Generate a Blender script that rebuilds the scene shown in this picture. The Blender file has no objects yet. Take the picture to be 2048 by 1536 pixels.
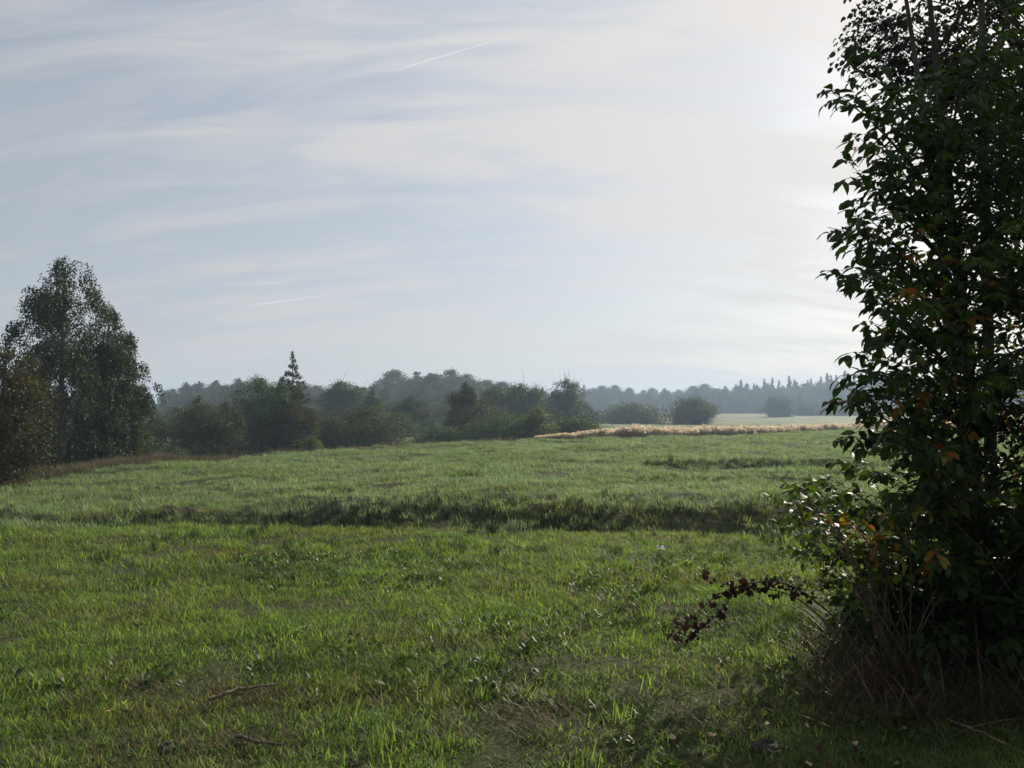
import bpy, math, random
import numpy as np

# ------------------------------------------------------------------ camera, sky, sun, exposure
SC = bpy.context.scene
COL = SC.collection
F = 1560.0                      # focal length in pixels of the 2048 wide photograph
EYE = 1.6
PITCH = math.atan(44 / F)
SUN_AZ, SUN_EL = math.radians(37), math.radians(25)      # azimuth to the right of the view direction (+Y)

cam_d = bpy.data.cameras.new('camera')
cam_d.sensor_width = 36.0
cam_d.lens = F / 2048 * 36.0
cam_d.clip_start, cam_d.clip_end = 0.05, 40000
cam = bpy.data.objects.new('camera', cam_d)
cam.location = (0, 0, EYE)
cam.rotation_euler = (math.pi / 2 + PITCH, 0, 0)
COL.objects.link(cam)
SC.camera = cam

SUN_DIR = (math.sin(SUN_AZ) * math.cos(SUN_EL), math.cos(SUN_AZ) * math.cos(SUN_EL), math.sin(SUN_EL))
sun_d = bpy.data.lights.new('sun', 'SUN')
sun_d.energy = 5.0
sun_d.angle = math.radians(0.55)
sun_d.color = (1.0, 0.90, 0.74)
sun = bpy.data.objects.new('sun', sun_d)
from mathutils import Vector
sun.rotation_euler = Vector(SUN_DIR).to_track_quat('Z', 'Y').to_euler()
COL.objects.link(sun)

SC.view_settings.view_transform = 'Standard'
SC.view_settings.look = 'None'
SC.view_settings.exposure = 0.38
SC.view_settings.gamma = 1.0
SC.view_settings.use_curve_mapping = False
SC.cycles.use_denoising = True
SC.cycles.max_bounces = 8
SC.cycles.diffuse_bounces = 3
SC.cycles.transmission_bounces = 4
SC.cycles.transparent_max_bounces = 12
SC.cycles.volume_bounces = 0
SC.cycles.sample_clamp_indirect = 4.0


class NT:
    """small node helper"""
    def __init__(s, tree):
        s.t = tree
    def n(s, kind, **kw):
        nd = s.t.nodes.new(kind)
        for k, v in kw.items():
            setattr(nd, k, v)
        return nd
    def l(s, a, b):
        s.t.links.new(a, b)
    def put(s, sock, v):
        if isinstance(v, (int, float)):
            sock.default_value = v
        elif isinstance(v, (tuple, list)):
            sock.default_value = tuple(v) + ((1,) if len(v) == 3 and sock.type == 'RGBA' else ())
        else:
            s.l(v, sock)
    def math(s, op, a, b=0.0, c=None, clamp=False):
        nd = s.n('ShaderNodeMath', operation=op, use_clamp=clamp)
        s.put(nd.inputs[0], a); s.put(nd.inputs[1], b)
        if c is not None:
            s.put(nd.inputs[2], c)
        return nd.outputs[0]
    def vmath(s, op, a, b=(0, 0, 0), out=0):
        nd = s.n('ShaderNodeVectorMath', operation=op)
        s.put(nd.inputs[0], a)
        if op == 'SCALE':
            s.put(nd.inputs['Scale'], b)
        else:
            s.put(nd.inputs[1], b)
        return nd.outputs['Value' if op in ('DOT_PRODUCT', 'LENGTH') else 'Vector']
    def noise(s, vec, scale, detail=4, rough=0.55, dist=0.0):
        nd = s.n('ShaderNodeTexNoise')
        s.put(nd.inputs['Vector'], vec)
        nd.inputs['Scale'].default_value = scale
        nd.inputs['Detail'].default_value = detail
        nd.inputs['Roughness'].default_value = rough
        nd.inputs['Distortion'].default_value = dist
        return nd.outputs['Fac']
    def ramp(s, fac, stops):
        nd = s.n('ShaderNodeValToRGB')
        cr = nd.color_ramp
        while len(cr.elements) < len(stops):
            cr.elements.new(0.5)
        for e, (p, c) in zip(cr.elements, stops):
            e.position = p
            e.color = (c[0], c[1], c[2], 1) if not isinstance(c, (int, float)) else (c, c, c, 1)
        s.put(nd.inputs[0], fac)
        return nd.outputs[0]
    def mix(s, fac, a, b, mode='MIX'):
        nd = s.n('ShaderNodeMix', data_type='RGBA', blend_type=mode)
        s.put(nd.inputs[0], fac); s.put(nd.inputs[6], a); s.put(nd.inputs[7], b)
        return nd.outputs[2]
    def map(s, v, a, b, c=0.0, d=1.0, smooth=False):
        nd = s.n('ShaderNodeMapRange')
        if smooth:
            nd.interpolation_type = 'SMOOTHSTEP'
        s.put(nd.inputs[0], v)
        for k, x in zip((1, 2, 3, 4), (a, b, c, d)):
            nd.inputs[k].default_value = x
        return nd.outputs[0]


world = bpy.data.worlds.new('World')
SC.world = world
world.use_nodes = True
W = NT(world.node_tree)
world.node_tree.nodes.clear()
sky = W.n('ShaderNodeTexSky', sky_type='NISHITA')
sky.sun_disc = False
sky.sun_elevation = SUN_EL
sky.sun_rotation = SUN_AZ
sky.air_density, sky.dust_density, sky.ozone_density = 1.0, 1.2, 1.2
tc = W.n('ShaderNodeTexCoord')
dr = W.vmath('NORMALIZE', tc.outputs['Generated'])
sep = W.n('ShaderNodeSeparateXYZ'); W.l(dr, sep.inputs[0])
zz = W.math('MAXIMUM', sep.outputs[2], 0.0)
den = W.math('ADD', zz, 0.36)
comb = W.n('ShaderNodeCombineXYZ')
W.l(W.math('DIVIDE', sep.outputs[0], den), comb.inputs[0])
W.l(W.math('DIVIDE', sep.outputs[1], den), comb.inputs[1])
mp = W.n('ShaderNodeMapping'); mp.inputs['Rotation'].default_value = (0, 0, math.radians(30)); mp.inputs['Scale'].default_value = (0.75, 2.3, 1)
W.l(comb.outputs[0], mp.inputs[0])
n1 = W.noise(mp.outputs[0], 1.15, 6, 0.5, 0.6)
mp2 = W.n('ShaderNodeMapping'); mp2.inputs['Rotation'].default_value = (0, 0, math.radians(44)); mp2.inputs['Scale'].default_value = (1.0, 4.5, 1); mp2.inputs['Location'].default_value = (3.1, 1.7, 0)
W.l(comb.outputs[0], mp2.inputs[0])
n2 = W.noise(mp2.outputs[0], 1.9, 8, 0.62, 0.9)
cl = W.math('ADD', W.math('MULTIPLY', n1, 0.58), W.math('MULTIPLY', n2, 0.42))
cov = W.map(cl, 0.41, 0.60, 0.0, 1.0, smooth=True)
# thin veil everywhere, thicker in the streaks
cov2 = W.math('ADD', W.math('MULTIPLY', cov, 0.86), 0.10)
sd = W.vmath('DOT_PRODUCT', dr, SUN_DIR)
glow = W.math('POWER', W.math('MAXIMUM', sd, 0.0), 7.0)
glow2 = W.math('POWER', W.math('MAXIMUM', sd, 0.0), 60.0)
side = W.math('POWER', W.math('MULTIPLY', W.math('ADD', sd, 1.0), 0.5), 2.0)      # a veiled sky is dimmer away from the sun
bright = W.math('ADD', W.math('ADD', W.math('ADD', 2.65, W.math('MULTIPLY', side, 2.45)), W.math('MULTIPLY', glow, 0.6)), W.math('MULTIPLY', glow2, 0.6))
ccol = W.mix(W.math('MULTIPLY', glow, 0.9, clamp=True), (1.0, 0.995, 1.01), (1.05, 0.99, 0.93))
cloud = W.vmath('SCALE', ccol, bright)
# the sky seen between the clouds is still veiled
hz = W.math('POWER', W.math('SUBTRACT', 1.0, zz), 9.0)
base = W.vmath('SCALE', sky.outputs[0], 0.26)
veil = W.vmath('SCALE', (0.83, 0.90, 1.0), W.math('MULTIPLY', bright, 0.60))
clear = W.vmath('ADD', base, veil)
skymix = W.mix(cov2, clear, cloud)
hcol = W.vmath('SCALE', (0.98, 1.0, 1.03), W.math('MULTIPLY', bright, 1.05))
skymix = W.mix(W.math('MULTIPLY', hz, 0.75), skymix, hcol)
bg = W.n('ShaderNodeBackground'); bg.inputs[1].default_value = 0.115
W.l(skymix, bg.inputs[0])
wo = W.n('ShaderNodeOutputWorld'); W.l(bg.outputs[0], wo.inputs[0])

# ------------------------------------------------------------------ helpers
RNG = np.random.default_rng(7)


def at(px, py, Y):
    """world point at distance Y in front of the camera that projects to pixel (px, py) of the photo"""
    u, v = (px - 1024) / F, (768 - py) / F
    d = np.array([u, math.cos(PITCH) - v * math.sin(PITCH), math.sin(PITCH) + v * math.cos(PITCH)])
    return np.array([0, 0, EYE]) + d * (Y / d[1])


def project(P):
    P = np.asarray(P, float) - np.array([0, 0, EYE])
    c, s = math.cos(PITCH), math.sin(PITCH)
    dep = P[..., 1] * c + P[..., 2] * s
    up = -P[..., 1] * s + P[..., 2] * c
    return 1024 + F * P[..., 0] / dep, 768 - F * up / dep, dep


def mesh(name, V, Fc, mats=(), var=None, smooth=False, mi=None):
    V = np.ascontiguousarray(V, np.float32).reshape(-1, 3)
    me = bpy.data.meshes.new(name)
    me.vertices.add(len(V)); me.vertices.foreach_set('co', V.ravel())
    if not isinstance(Fc, list):
        Fc = [Fc]
    Fc = [np.asarray(f, np.int32) for f in Fc if len(f)]
    if Fc:
        loops = np.concatenate([f.ravel() for f in Fc])
        tot = np.concatenate([np.full(len(f), f.shape[1], np.int32) for f in Fc])
        start = np.concatenate([[0], np.cumsum(tot)[:-1]]).astype(np.int32)
        me.loops.add(len(loops)); me.loops.foreach_set('vertex_index', loops.astype(np.int32))
        me.polygons.add(len(tot)); me.polygons.foreach_set('loop_start', start)
        if mi is not None:
            me.polygons.foreach_set('material_index', np.asarray(mi, np.int32))
        me.polygons.foreach_set('use_smooth', np.full(len(tot), smooth, bool))
    if var is not None:
        a = me.attributes.new('var', 'FLOAT', 'POINT')
        a.data.foreach_set('value', np.asarray(var, np.float32))
    for m in mats:
        me.materials.append(m)
    me.update(calc_edges=True)
    return me


def obj(name, me, parent=None, loc=None):
    o = bpy.data.objects.new(name, me)
    COL.objects.link(o)
    if parent is not None:
        o.parent = parent
    if loc is not None:
        o.location = loc
    return o


def tag(o, label=None, cat=None, group=None, kind=None):
    if label: o['label'] = label
    if cat: o['category'] = cat
    if group: o['group'] = group
    if kind: o['kind'] = kind
    return o


def unit(a):
    return a / np.maximum(np.linalg.norm(a, axis=-1, keepdims=True), 1e-9)


def basis(d, up):
    """matrices with columns X (width), Y (length = d), Z (normal, near up)"""
    Y = unit(d)
    X = unit(np.cross(Y, up))
    Z = np.cross(X, Y)
    return np.stack([X, Y, Z], -1)


def scatter(T, TF, pos, R, s):
    T = np.asarray(T, float); TF = np.asarray(TF)
    V = np.einsum('nij,kj->nki', R, T) * np.asarray(s).reshape(-1, 1, 1) + pos[:, None, :]
    n, k = len(pos), len(T)
    Fc = (TF[None] + (np.arange(n) * k)[:, None, None]).reshape(-1, TF.shape[1])
    return V.reshape(-1, 3), Fc


class Acc:
    def __init__(s):
        s.V, s.F, s.var, s.n = [], [], [], 0
    def add(s, V, Fc, var=None):
        s.V.append(V); s.F.append(np.asarray(Fc) + s.n); s.n += len(V)
        s.var.append(np.full(len(V), 0.5) if var is None else var)
    def mesh(s, name, mats, smooth=False):
        if not s.V:
            return mesh(name, np.zeros((0, 3)), [], mats)
        by = {}
        for f in s.F:
            by.setdefault(f.shape[1], []).append(f)
        return mesh(name, np.concatenate(s.V), [np.concatenate(f) for f in by.values()], mats, np.concatenate(s.var), smooth)


def tube(P, rad, sides=5):
    P = np.asarray(P, float); rad = np.broadcast_to(np.asarray(rad, float), (len(P),))
    T = unit(np.gradient(P, axis=0))
    ref = np.array([0.0, 0, 1]) if abs(T[:, 2]).mean() < 0.8 else np.array([1.0, 0, 0])
    A = unit(np.cross(T, ref)); B = np.cross(T, A)
    an = np.linspace(0, 2 * np.pi, sides, endpoint=False)
    ring = np.cos(an)[None, :, None] * A[:, None] + np.sin(an)[None, :, None] * B[:, None]
    V = (P[:, None] + ring * rad[:, None, None]).reshape(-1, 3)
    i = np.arange(len(P) - 1)[:, None] * sides; j = np.arange(sides)[None]; k = (j + 1) % sides
    Fc = np.stack([i + j, i + k, i + sides + k, i + sides + j], -1).reshape(-1, 4)
    return V, Fc


def bez(p0, p1, p2, n):
    t = np.linspace(0, 1, n)[:, None]
    return (1 - t) ** 2 * p0 + 2 * t * (1 - t) * p1 + t ** 2 * p2


def _h(ix, iy, seed):
    n = (ix.astype(np.int64) * 374761393 + iy.astype(np.int64) * 668265263 + seed * 1274126177) & 0xffffffff
    n = ((n ^ (n >> 13)) * 1103515245) & 0xffffffff
    return ((n ^ (n >> 16)) & 0xffff) / 65535.0


def vnoise(x, y, seed=0):
    ix, iy = np.floor(x), np.floor(y)
    fx, fy = x - ix, y - iy
    fx, fy = fx * fx * (3 - 2 * fx), fy * fy * (3 - 2 * fy)
    a, b = _h(ix, iy, seed), _h(ix + 1, iy, seed)
    c, d = _h(ix, iy + 1, seed), _h(ix + 1, iy + 1, seed)
    return (a * (1 - fx) + b * fx) * (1 - fy) + (c * (1 - fx) + d * fx) * fy


def fbm(x, y, seed=0, o=4):
    s, a, w = 0, 1, 0
    for k in range(o):
        s = s + a * vnoise(x * 2 ** k + k * 17.3, y * 2 ** k - k * 9.1, seed + k); w += a; a *= 0.5
    return s / w


def sstep(a, b, x):
    t = np.clip((x - a) / (b - a), 0, 1)
    return t * t * (3 - 2 * t)


# ------------------------------------------------------------------ materials
def material(name):
    m = bpy.data.materials.new(name); m.use_nodes = True
    m.node_tree.nodes.clear()
    return m, NT(m.node_tree)


def leaf_mat(name, stops, trans=0.35, rough=0.5, spec=0.25, tint=(1.1, 1.15, 0.5), patch=None):
    """foliage: colour ramp over the per-leaf value, reflecting and letting light through"""
    m, N = material(name)
    a = N.n('ShaderNodeAttribute', attribute_name='var')
    c = N.ramp(a.outputs['Fac'], stops)
    g = N.n('ShaderNodeNewGeometry')
    nz = N.noise(g.outputs['Position'], patch or 1.2, 3)
    c = N.mix(1.0, c, N.ramp(nz, [(0.3, (0.72, 0.74, 0.8)), (0.7, (1.25, 1.2, 1.05))]), 'MULTIPLY')
    p = N.n('ShaderNodeBsdfPrincipled')
    N.l(c, p.inputs['Base Color']); p.inputs['Roughness'].default_value = rough
    p.inputs['Specular IOR Level'].default_value = spec
    t = N.n('ShaderNodeBsdfTranslucent')
    N.l(N.mix(1.0, c, tint, 'MULTIPLY'), t.inputs[0])
    mx = N.n('ShaderNodeMixShader'); mx.inputs[0].default_value = trans
    N.l(p.outputs[0], mx.inputs[1]); N.l(t.outputs[0], mx.inputs[2])
    o = N.n('ShaderNodeOutputMaterial'); N.l(mx.outputs[0], o.inputs[0])
    return m


def bark_mat(name, c1, c2, scale=8):
    m, N = material(name)
    g = N.n('ShaderNodeNewGeometry')
    mp = N.n('ShaderNodeMapping'); mp.inputs['Scale'].default_value = (1, 1, 0.35); N.l(g.outputs['Position'], mp.inputs[0])
    nz = N.noise(mp.outputs[0], scale, 6, 0.65)
    p = N.n('ShaderNodeBsdfPrincipled'); p.inputs['Roughness'].default_value = 0.85
    N.l(N.ramp(nz, [(0.35, c1), (0.65, c2)]), p.inputs['Base Color'])
    b = N.n('ShaderNodeBump'); b.inputs['Strength'].default_value = 0.6; b.inputs['Distance'].default_value = 0.02
    N.l(nz, b.inputs['Height']); N.l(b.outputs[0], p.inputs['Normal'])
    o = N.n('ShaderNodeOutputMaterial'); N.l(p.outputs[0], o.inputs[0])
    return m


M = {}
M['bark'] = bark_mat('bark', (0.025, 0.02, 0.015), (0.07, 0.06, 0.045))
M['birch_bark'] = bark_mat('birch_bark', (0.04, 0.035, 0.03), (0.16, 0.15, 0.14), 4)
M['twig'] = bark_mat('twig', (0.05, 0.035, 0.02), (0.13, 0.10, 0.07), 20)
M['deadwood'] = bark_mat('deadwood', (0.05, 0.035, 0.022), (0.22, 0.16, 0.11), 22)
G1, G2, G3 = (0.028, 0.050, 0.014), (0.045, 0.078, 0.018), (0.085, 0.12, 0.028)
M['leaf_green'] = leaf_mat('leaf_green', [(0, G1), (0.55, G2), (1, G3)], 0.42)
M['leaf_birch'] = leaf_mat('leaf_birch', [(0, (0.018, 0.030, 0.010)), (0.7, (0.032, 0.050, 0.013)), (1, (0.09, 0.088, 0.022))], 0.3)
M['leaf_autumn'] = leaf_mat('leaf_autumn', [(0, (0.026, 0.038, 0.013)), (0.55, (0.045, 0.055, 0.017)), (0.85, (0.08, 0.068, 0.022)), (1, (0.12, 0.06, 0.022))], 0.42)
M['leaf_brown'] = leaf_mat('leaf_brown', [(0, (0.024, 0.030, 0.011)), (0.6, (0.045, 0.046, 0.016)), (0.88, (0.075, 0.052, 0.02)), (1, (0.11, 0.052, 0.02))], 0.42)
M['leaf_grey'] = leaf_mat('leaf_grey', [(0, (0.035, 0.048, 0.025)), (0.6, (0.06, 0.075, 0.04)), (1, (0.10, 0.11, 0.06))], 0.42)
M['leaf_bright'] = leaf_mat('leaf_bright', [(0, (0.05, 0.08, 0.02)), (0.6, (0.10, 0.13, 0.03)), (1, (0.20, 0.19, 0.05))], 0.45)
M['needle'] = leaf_mat('needle', [(0, (0.016, 0.03, 0.014)), (1, (0.035, 0.055, 0.025))], 0.1)
M['leaf_cherry'] = leaf_mat('leaf_cherry', [(0, (0.022, 0.042, 0.012)), (0.45, (0.038, 0.072, 0.015)), (0.86, (0.085, 0.14, 0.025)), (0.93, (0.20, 0.17, 0.03)), (1, (0.26, 0.085, 0.02))], 0.42, 0.48, 0.2, patch=3)
M['leaf_small'] = leaf_mat('leaf_small', [(0, (0.022, 0.020, 0.016)), (0.6, (0.03, 0.034, 0.018)), (1, (0.05, 0.04, 0.02))], 0.15, 0.5, 0.2, (1.1, 1.0, 0.7), patch=3)
M['leaf_shrub'] = leaf_mat('leaf_shrub', [(0, (0.035, 0.07, 0.015)), (0.45, (0.06, 0.10, 0.02)), (0.65, (0.17, 0.16, 0.025)), (0.85, (0.25, 0.12, 0.02)), (1, (0.22, 0.06, 0.02))], 0.5, 0.5, 0.18, patch=4)
M['leaf_dead'] = leaf_mat('leaf_dead', [(0, (0.022, 0.010, 0.008)), (1, (0.06, 0.024, 0.016))], 0.15, 0.6, 0.3, (1.1, 0.9, 0.8))
M['leaf_fallen'] = leaf_mat('leaf_fallen', [(0, (0.16, 0.09, 0.04)), (1, (0.45, 0.36, 0.22))], 0.15, 0.6, 0.3, (1, 1, 1))


def grass_mat(name, stops, dry, trans=0.55, rough=0.5, spec=0.22, dew=0.0, tint=(1.45, 1.6, 0.55)):
    m, N = material(name)
    a = N.n('ShaderNodeAttribute', attribute_name='var')
    g = N.n('ShaderNodeNewGeometry')
    oi = N.n('ShaderNodeObjectInfo')
    big = N.noise(g.outputs['Position'], 0.55, 5, 0.6)
    sm = N.noise(g.outputs['Position'], 3.5, 3)
    v = N.math('ADD', N.math('MULTIPLY', big, 0.55), N.math('ADD', N.math('MULTIPLY', sm, 0.25), N.math('MULTIPLY', oi.outputs['Random'], 0.20)))
    c = N.ramp(v, stops)
    # dry blades: more of them where the patch noise is high
    dm = N.noise(g.outputs['Position'], 0.9, 4, 0.6)
    thr = N.math('SUBTRACT', 1.02, N.map(dm, 0.45, 0.75, 0.04, 0.42))
    isdry = N.math('GREATER_THAN', a.outputs['Fac'], thr)
    c = N.mix(isdry, c, dry)
    c = N.mix(1.0, c, N.ramp(a.outputs['Fac'], [(0, (0.75, 0.75, 0.8)), (1, (1.3, 1.25, 1.1))]), 'MULTIPLY')
    if dew:
        dn = N.noise(g.outputs['Position'], 0.35, 5, 0.65)
        c = N.mix(N.math('MULTIPLY', N.map(dn, .3, .7, .4, 1.3), dew), c, (0.29, 0.36, 0.29))
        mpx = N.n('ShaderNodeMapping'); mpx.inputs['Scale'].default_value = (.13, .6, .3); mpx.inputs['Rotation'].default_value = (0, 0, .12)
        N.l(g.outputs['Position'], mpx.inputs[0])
        st_ = N.noise(mpx.outputs[0], 1.6, 5, 0.6, 0.4)  # brown and green growth stripes; shading of the field's swells is painted in too
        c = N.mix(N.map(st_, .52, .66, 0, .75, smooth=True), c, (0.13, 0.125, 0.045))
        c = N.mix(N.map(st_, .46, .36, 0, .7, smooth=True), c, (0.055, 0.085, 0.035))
        fine_ = N.noise(g.outputs['Position'], 5.0, 3, 0.7)
        c = N.mix(1.0, c, N.ramp(fine_, [(.32, (.6, .6, .6)), (.68, (1.35, 1.35, 1.3))]), 'MULTIPLY')
    p = N.n('ShaderNodeBsdfPrincipled')
    N.l(c, p.inputs['Base Color']); p.inputs['Roughness'].default_value = rough
    p.inputs['Specular IOR Level'].default_value = spec
    t = N.n('ShaderNodeBsdfTranslucent'); N.l(N.mix(1.0, c, N.mix(isdry, tint, (0.95, 0.92, 0.85)), 'MULTIPLY'), t.inputs[0])
    mx = N.n('ShaderNodeMixShader'); mx.inputs[0].default_value = trans
    N.l(p.outputs[0], mx.inputs[1]); N.l(t.outputs[0], mx.inputs[2])
    o = N.n('ShaderNodeOutputMaterial'); N.l(mx.outputs[0], o.inputs[0])
    return m


GR = [(0.30, (0.050, 0.100, 0.028)), (0.46, (0.090, 0.155, 0.036)), (0.60, (0.14, 0.205, 0.045)), (0.74, (0.19, 0.205, 0.06))]
M['grass'] = grass_mat('grass', GR, (0.17, 0.13, 0.06), trans=0.6, dew=0.16)
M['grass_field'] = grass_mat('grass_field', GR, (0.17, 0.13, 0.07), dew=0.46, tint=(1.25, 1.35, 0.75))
M['rush'] = grass_mat('rush', [(0.3, (0.012, 0.026, 0.013)), (0.7, (0.03, 0.055, 0.024))], (0.06, 0.06, 0.03), 0.15, 0.45, 0.3)
M['reed'] = grass_mat('reed', [(0.3, (0.42, 0.37, 0.29)), (0.7, (0.58, 0.52, 0.43))], (0.70, 0.64, 0.55), 0.6, 0.6, 0.2, tint=(1.15, 1.1, 1.05))
M['dry_grass'] = grass_mat('dry_grass', [(0.3, (0.05, 0.065, 0.026)), (0.5, (0.10, 0.095, 0.048)), (0.7, (0.17, 0.14, 0.09))], (0.17, 0.12, 0.085), 0.3, 0.6, 0.2, tint=(1, .95, .85))
M['shaded_stalk'] = grass_mat('shaded_stalk', [(0.3, (0.035, 0.028, 0.016)), (0.7, (0.07, 0.052, 0.032))], (0.22, 0.17, 0.12), 0.25, 0.6, 0.2, tint=(1, .95, .85))  # dry stalks, with the shade under the shrubs put into their colour
M['weed'] = leaf_mat('weed', [(0, (0.03, 0.065, 0.014)), (1, (0.07, 0.12, 0.025))], 0.35, 0.5, 0.3)


def ground_mat():
    m, N = material('ground')
    g = N.n('ShaderNodeNewGeometry')
    P = g.outputs['Position']
    att = N.n('ShaderNodeAttribute', attribute_name='var')     # 0 mown meadow, 1 rough grass, 2 far pasture
    n1 = N.noise(P, 1.3, 8, 0.65); n2 = N.noise(P, 14, 6, 0.7); n3 = N.noise(P, 0.12, 4)
    near = N.ramp(n2, [(0.3, (0.025, 0.030, 0.012)), (0.55, (0.05, 0.06, 0.02)), (0.75, (0.10, 0.085, 0.045))])
    rough = N.ramp(n1, [(0.3, (0.05, 0.065, 0.025)), (0.5, (0.09, 0.085, 0.04)), (0.7, (0.14, 0.12, 0.07))])
    far = N.ramp(n3, [(0.35, (0.06, 0.10, 0.035)), (0.5, (0.12, 0.15, 0.06)), (0.62, (0.20, 0.18, 0.10))])
    c = N.mix(N.math('MINIMUM', att.outputs['Fac'], 1.0), near, rough)
    c = N.mix(N.math('SUBTRACT', att.outputs['Fac'], 1.0, clamp=True), c, far)
    p = N.n('ShaderNodeBsdfPrincipled'); p.inputs['Roughness'].default_value = 0.9; p.inputs['Specular IOR Level'].default_value = 0.15
    N.l(c, p.inputs['Base Color'])
    b = N.n('ShaderNodeBump'); b.inputs['Strength'].default_value = 0.9; b.inputs['Distance'].default_value = 0.05
    N.l(N.math('ADD', n2, n1), b.inputs['Height']); N.l(b.outputs[0], p.inputs['Normal'])
    o = N.n('ShaderNodeOutputMaterial'); N.l(p.outputs[0], o.inputs[0])
    return m


M['ground'] = ground_mat()

# ------------------------------------------------------------------ terrain
UE = np.array([-1.2, -.656, -.528, -.40, -.272, -.144, -.015, .05, .09, .305, .53, 1.2])
YE = np.array([14., 21, 27, 32, 38, 44, 50, 53, 54, 62, 85, 120])


def edge_y(u):
    return np.interp(u, UE, YE)


def terrain(x, y):
    x = np.asarray(x, float); y = np.asarray(y, float)
    ys = np.maximum(y, 0.5)
    u = np.clip(x / ys, -1.3, 1.3)
    yy = ys + 0.35 * np.sin(x * 0.35) + 0.02 * x          # the ditch wanders a little
    L = np.interp(yy, [0, 9.3, 10.3, 11.2, 12.4, 13.2, 14.2, 15.5, 18, 21, 30, 50, 90], [0, 0, -.04, -.62, -.72, -.60, -.44, -.42, -.52, -.66, -.74, -.8, -.8])
    R = np.interp(yy, [0, 9.3, 10.3, 11.2, 12.8, 13.6, 14.6, 15.6, 18, 21, 30, 40, 53, 90], [0, 0, -.04, -.66, -.74, -.62, -.26, -.18, -.28, -.42, -.6, -.68, -.73, -.75])
    w = sstep(-0.45, 0.0, u)
    z = L * (1 - w) + R * w
    e = edge_y(u)
    dy = y - e
    drop = np.interp(u, [-.62, -.45, -.38, 0, .12, .3, .6], [.25, .5, 1.1, 1.0, .55, .5, .4])
    far = np.interp(y, [0, 60, 100, 200, 1500], [0, 0, .15, 1, 1])
    zb = z - drop * sstep(0, 9, dy)
    tgt = -2.5 - 0 * x
    zb = zb * (1 - far) + tgt * far
    z = np.where(dy > 0, zb, z)
    r = np.hypot(x, y)
    und = (fbm(x * .22, y * .22, 3, 3) - .5) * .16 * sstep(2, 12, r) + (fbm(x * .13, y * .5, 71, 3) - .5) * .4 * sstep(15, 21, y) * (1 - sstep(45, 70, y))
    bump = (fbm(x * 1.1, y * 1.1, 11, 3) - .5) * np.interp(r, [0, 8, 16, 60, 120], [.05, .07, .26, .34, .4])
    return z + und + bump + (fbm(x * .02, y * .02, 5, 2) - .5) * .8 * sstep(80, 250, r)


SOIL = [(-6.35, 14.9, .55, .25)]     # bare strips: x, y, half width, half depth
nr, na = 380, 440
rr = np.concatenate([[0.0], 0.6 * (1300 / 0.6) ** np.linspace(0, 1, nr - 1)])
front = np.linspace(-math.radians(48), math.radians(48), 330)
back = np.linspace(math.radians(48), 2 * math.pi - math.radians(48), na - 330 + 2)[1:-1]
an = np.concatenate([front, back])
Rr, An = np.meshgrid(rr, an, indexing='ij')
gx, gy = Rr * np.sin(An), Rr * np.cos(An)
gz = terrain(gx, gy)
i = np.arange(nr - 1)[:, None] * na; j = np.arange(na)[None]; k = (j + 1) % na
gf = np.stack([i + j, i + na + j, i + na + k, i + k], -1).reshape(-1, 4)
gu = np.clip(gx / np.maximum(gy, .5), -1.3, 1.3)
gv = sstep(0, 1.5, gy - edge_y(gu)) + sstep(15, 60, gy - edge_y(gu))
gv = np.where(gy < 0, 0, gv)
for sx, sy, sw, sh in SOIL:
    gv = np.maximum(gv, np.exp(-((gx - sx) / sw) ** 2 - ((gy - sy) / sh) ** 2) * 0.6)
gm = mesh('ground', np.stack([gx, gy, gz], -1), gf[:, ::-1], [M['ground']], gv.ravel(), True)
ground = obj('ground', gm); tag(ground, kind='structure')

# ------------------------------------------------------------------ haze
if True:
    hv = np.array([[sx * 1340, sy * 1340, z] for z in (-8, 24) for sy in (-1, 1) for sx in (-1, 1)], float)
    hf = [[0, 2, 3, 1], [4, 5, 7, 6], [0, 1, 5, 4], [2, 6, 7, 3], [0, 4, 6, 2], [1, 3, 7, 5]]
    hm, N = material('haze')
    pv = N.n('ShaderNodeVolumePrincipled')
    pv.inputs['Color'].default_value = (0.58, 0.77, 1.0, 1)
    pv.inputs['Density'].default_value = 0.00085
    pv.inputs['Anisotropy'].default_value = 0.2
    o = N.n('ShaderNodeOutputMaterial'); N.l(pv.outputs[0], o.inputs['Volume'])
    tag(obj('haze', mesh('haze', hv, np.array(hf), [hm])), kind='stuff')

# ------------------------------------------------------------------ trees and bushes by crown
QUAD = np.array([[0, -.5, 0], [.34, 0, .08], [0, .5, 0], [-.34, 0, .08]]); QF = np.array([[0, 1, 2, 3]])
PROF = {
    'round': ([0, .1, .3, .55, .8, .93, 1], [.45, .75, .98, 1, .78, .48, .1]),
    'bush': ([0, .15, .4, .65, .85, 1], [.95, 1, .98, .85, .58, .12]),
    'egg': ([0, .15, .4, .6, .8, 1], [.4, .85, 1, .82, .5, .08]),
    'spire': ([0, .15, .35, .6, .85, 1], [.75, 1, .8, .56, .30, .08]),
    'cone': ([0, .05, .5, 1], [.8, 1, .55, .02]),
    'column': ([0, .1, .5, .85, 1], [.7, 1, .9, .6, .12]),
    'birch': ([0, .12, .35, .6, .8, .92, 1], [.9, .97, 1, .93, .74, .46, .14]),
}


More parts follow.
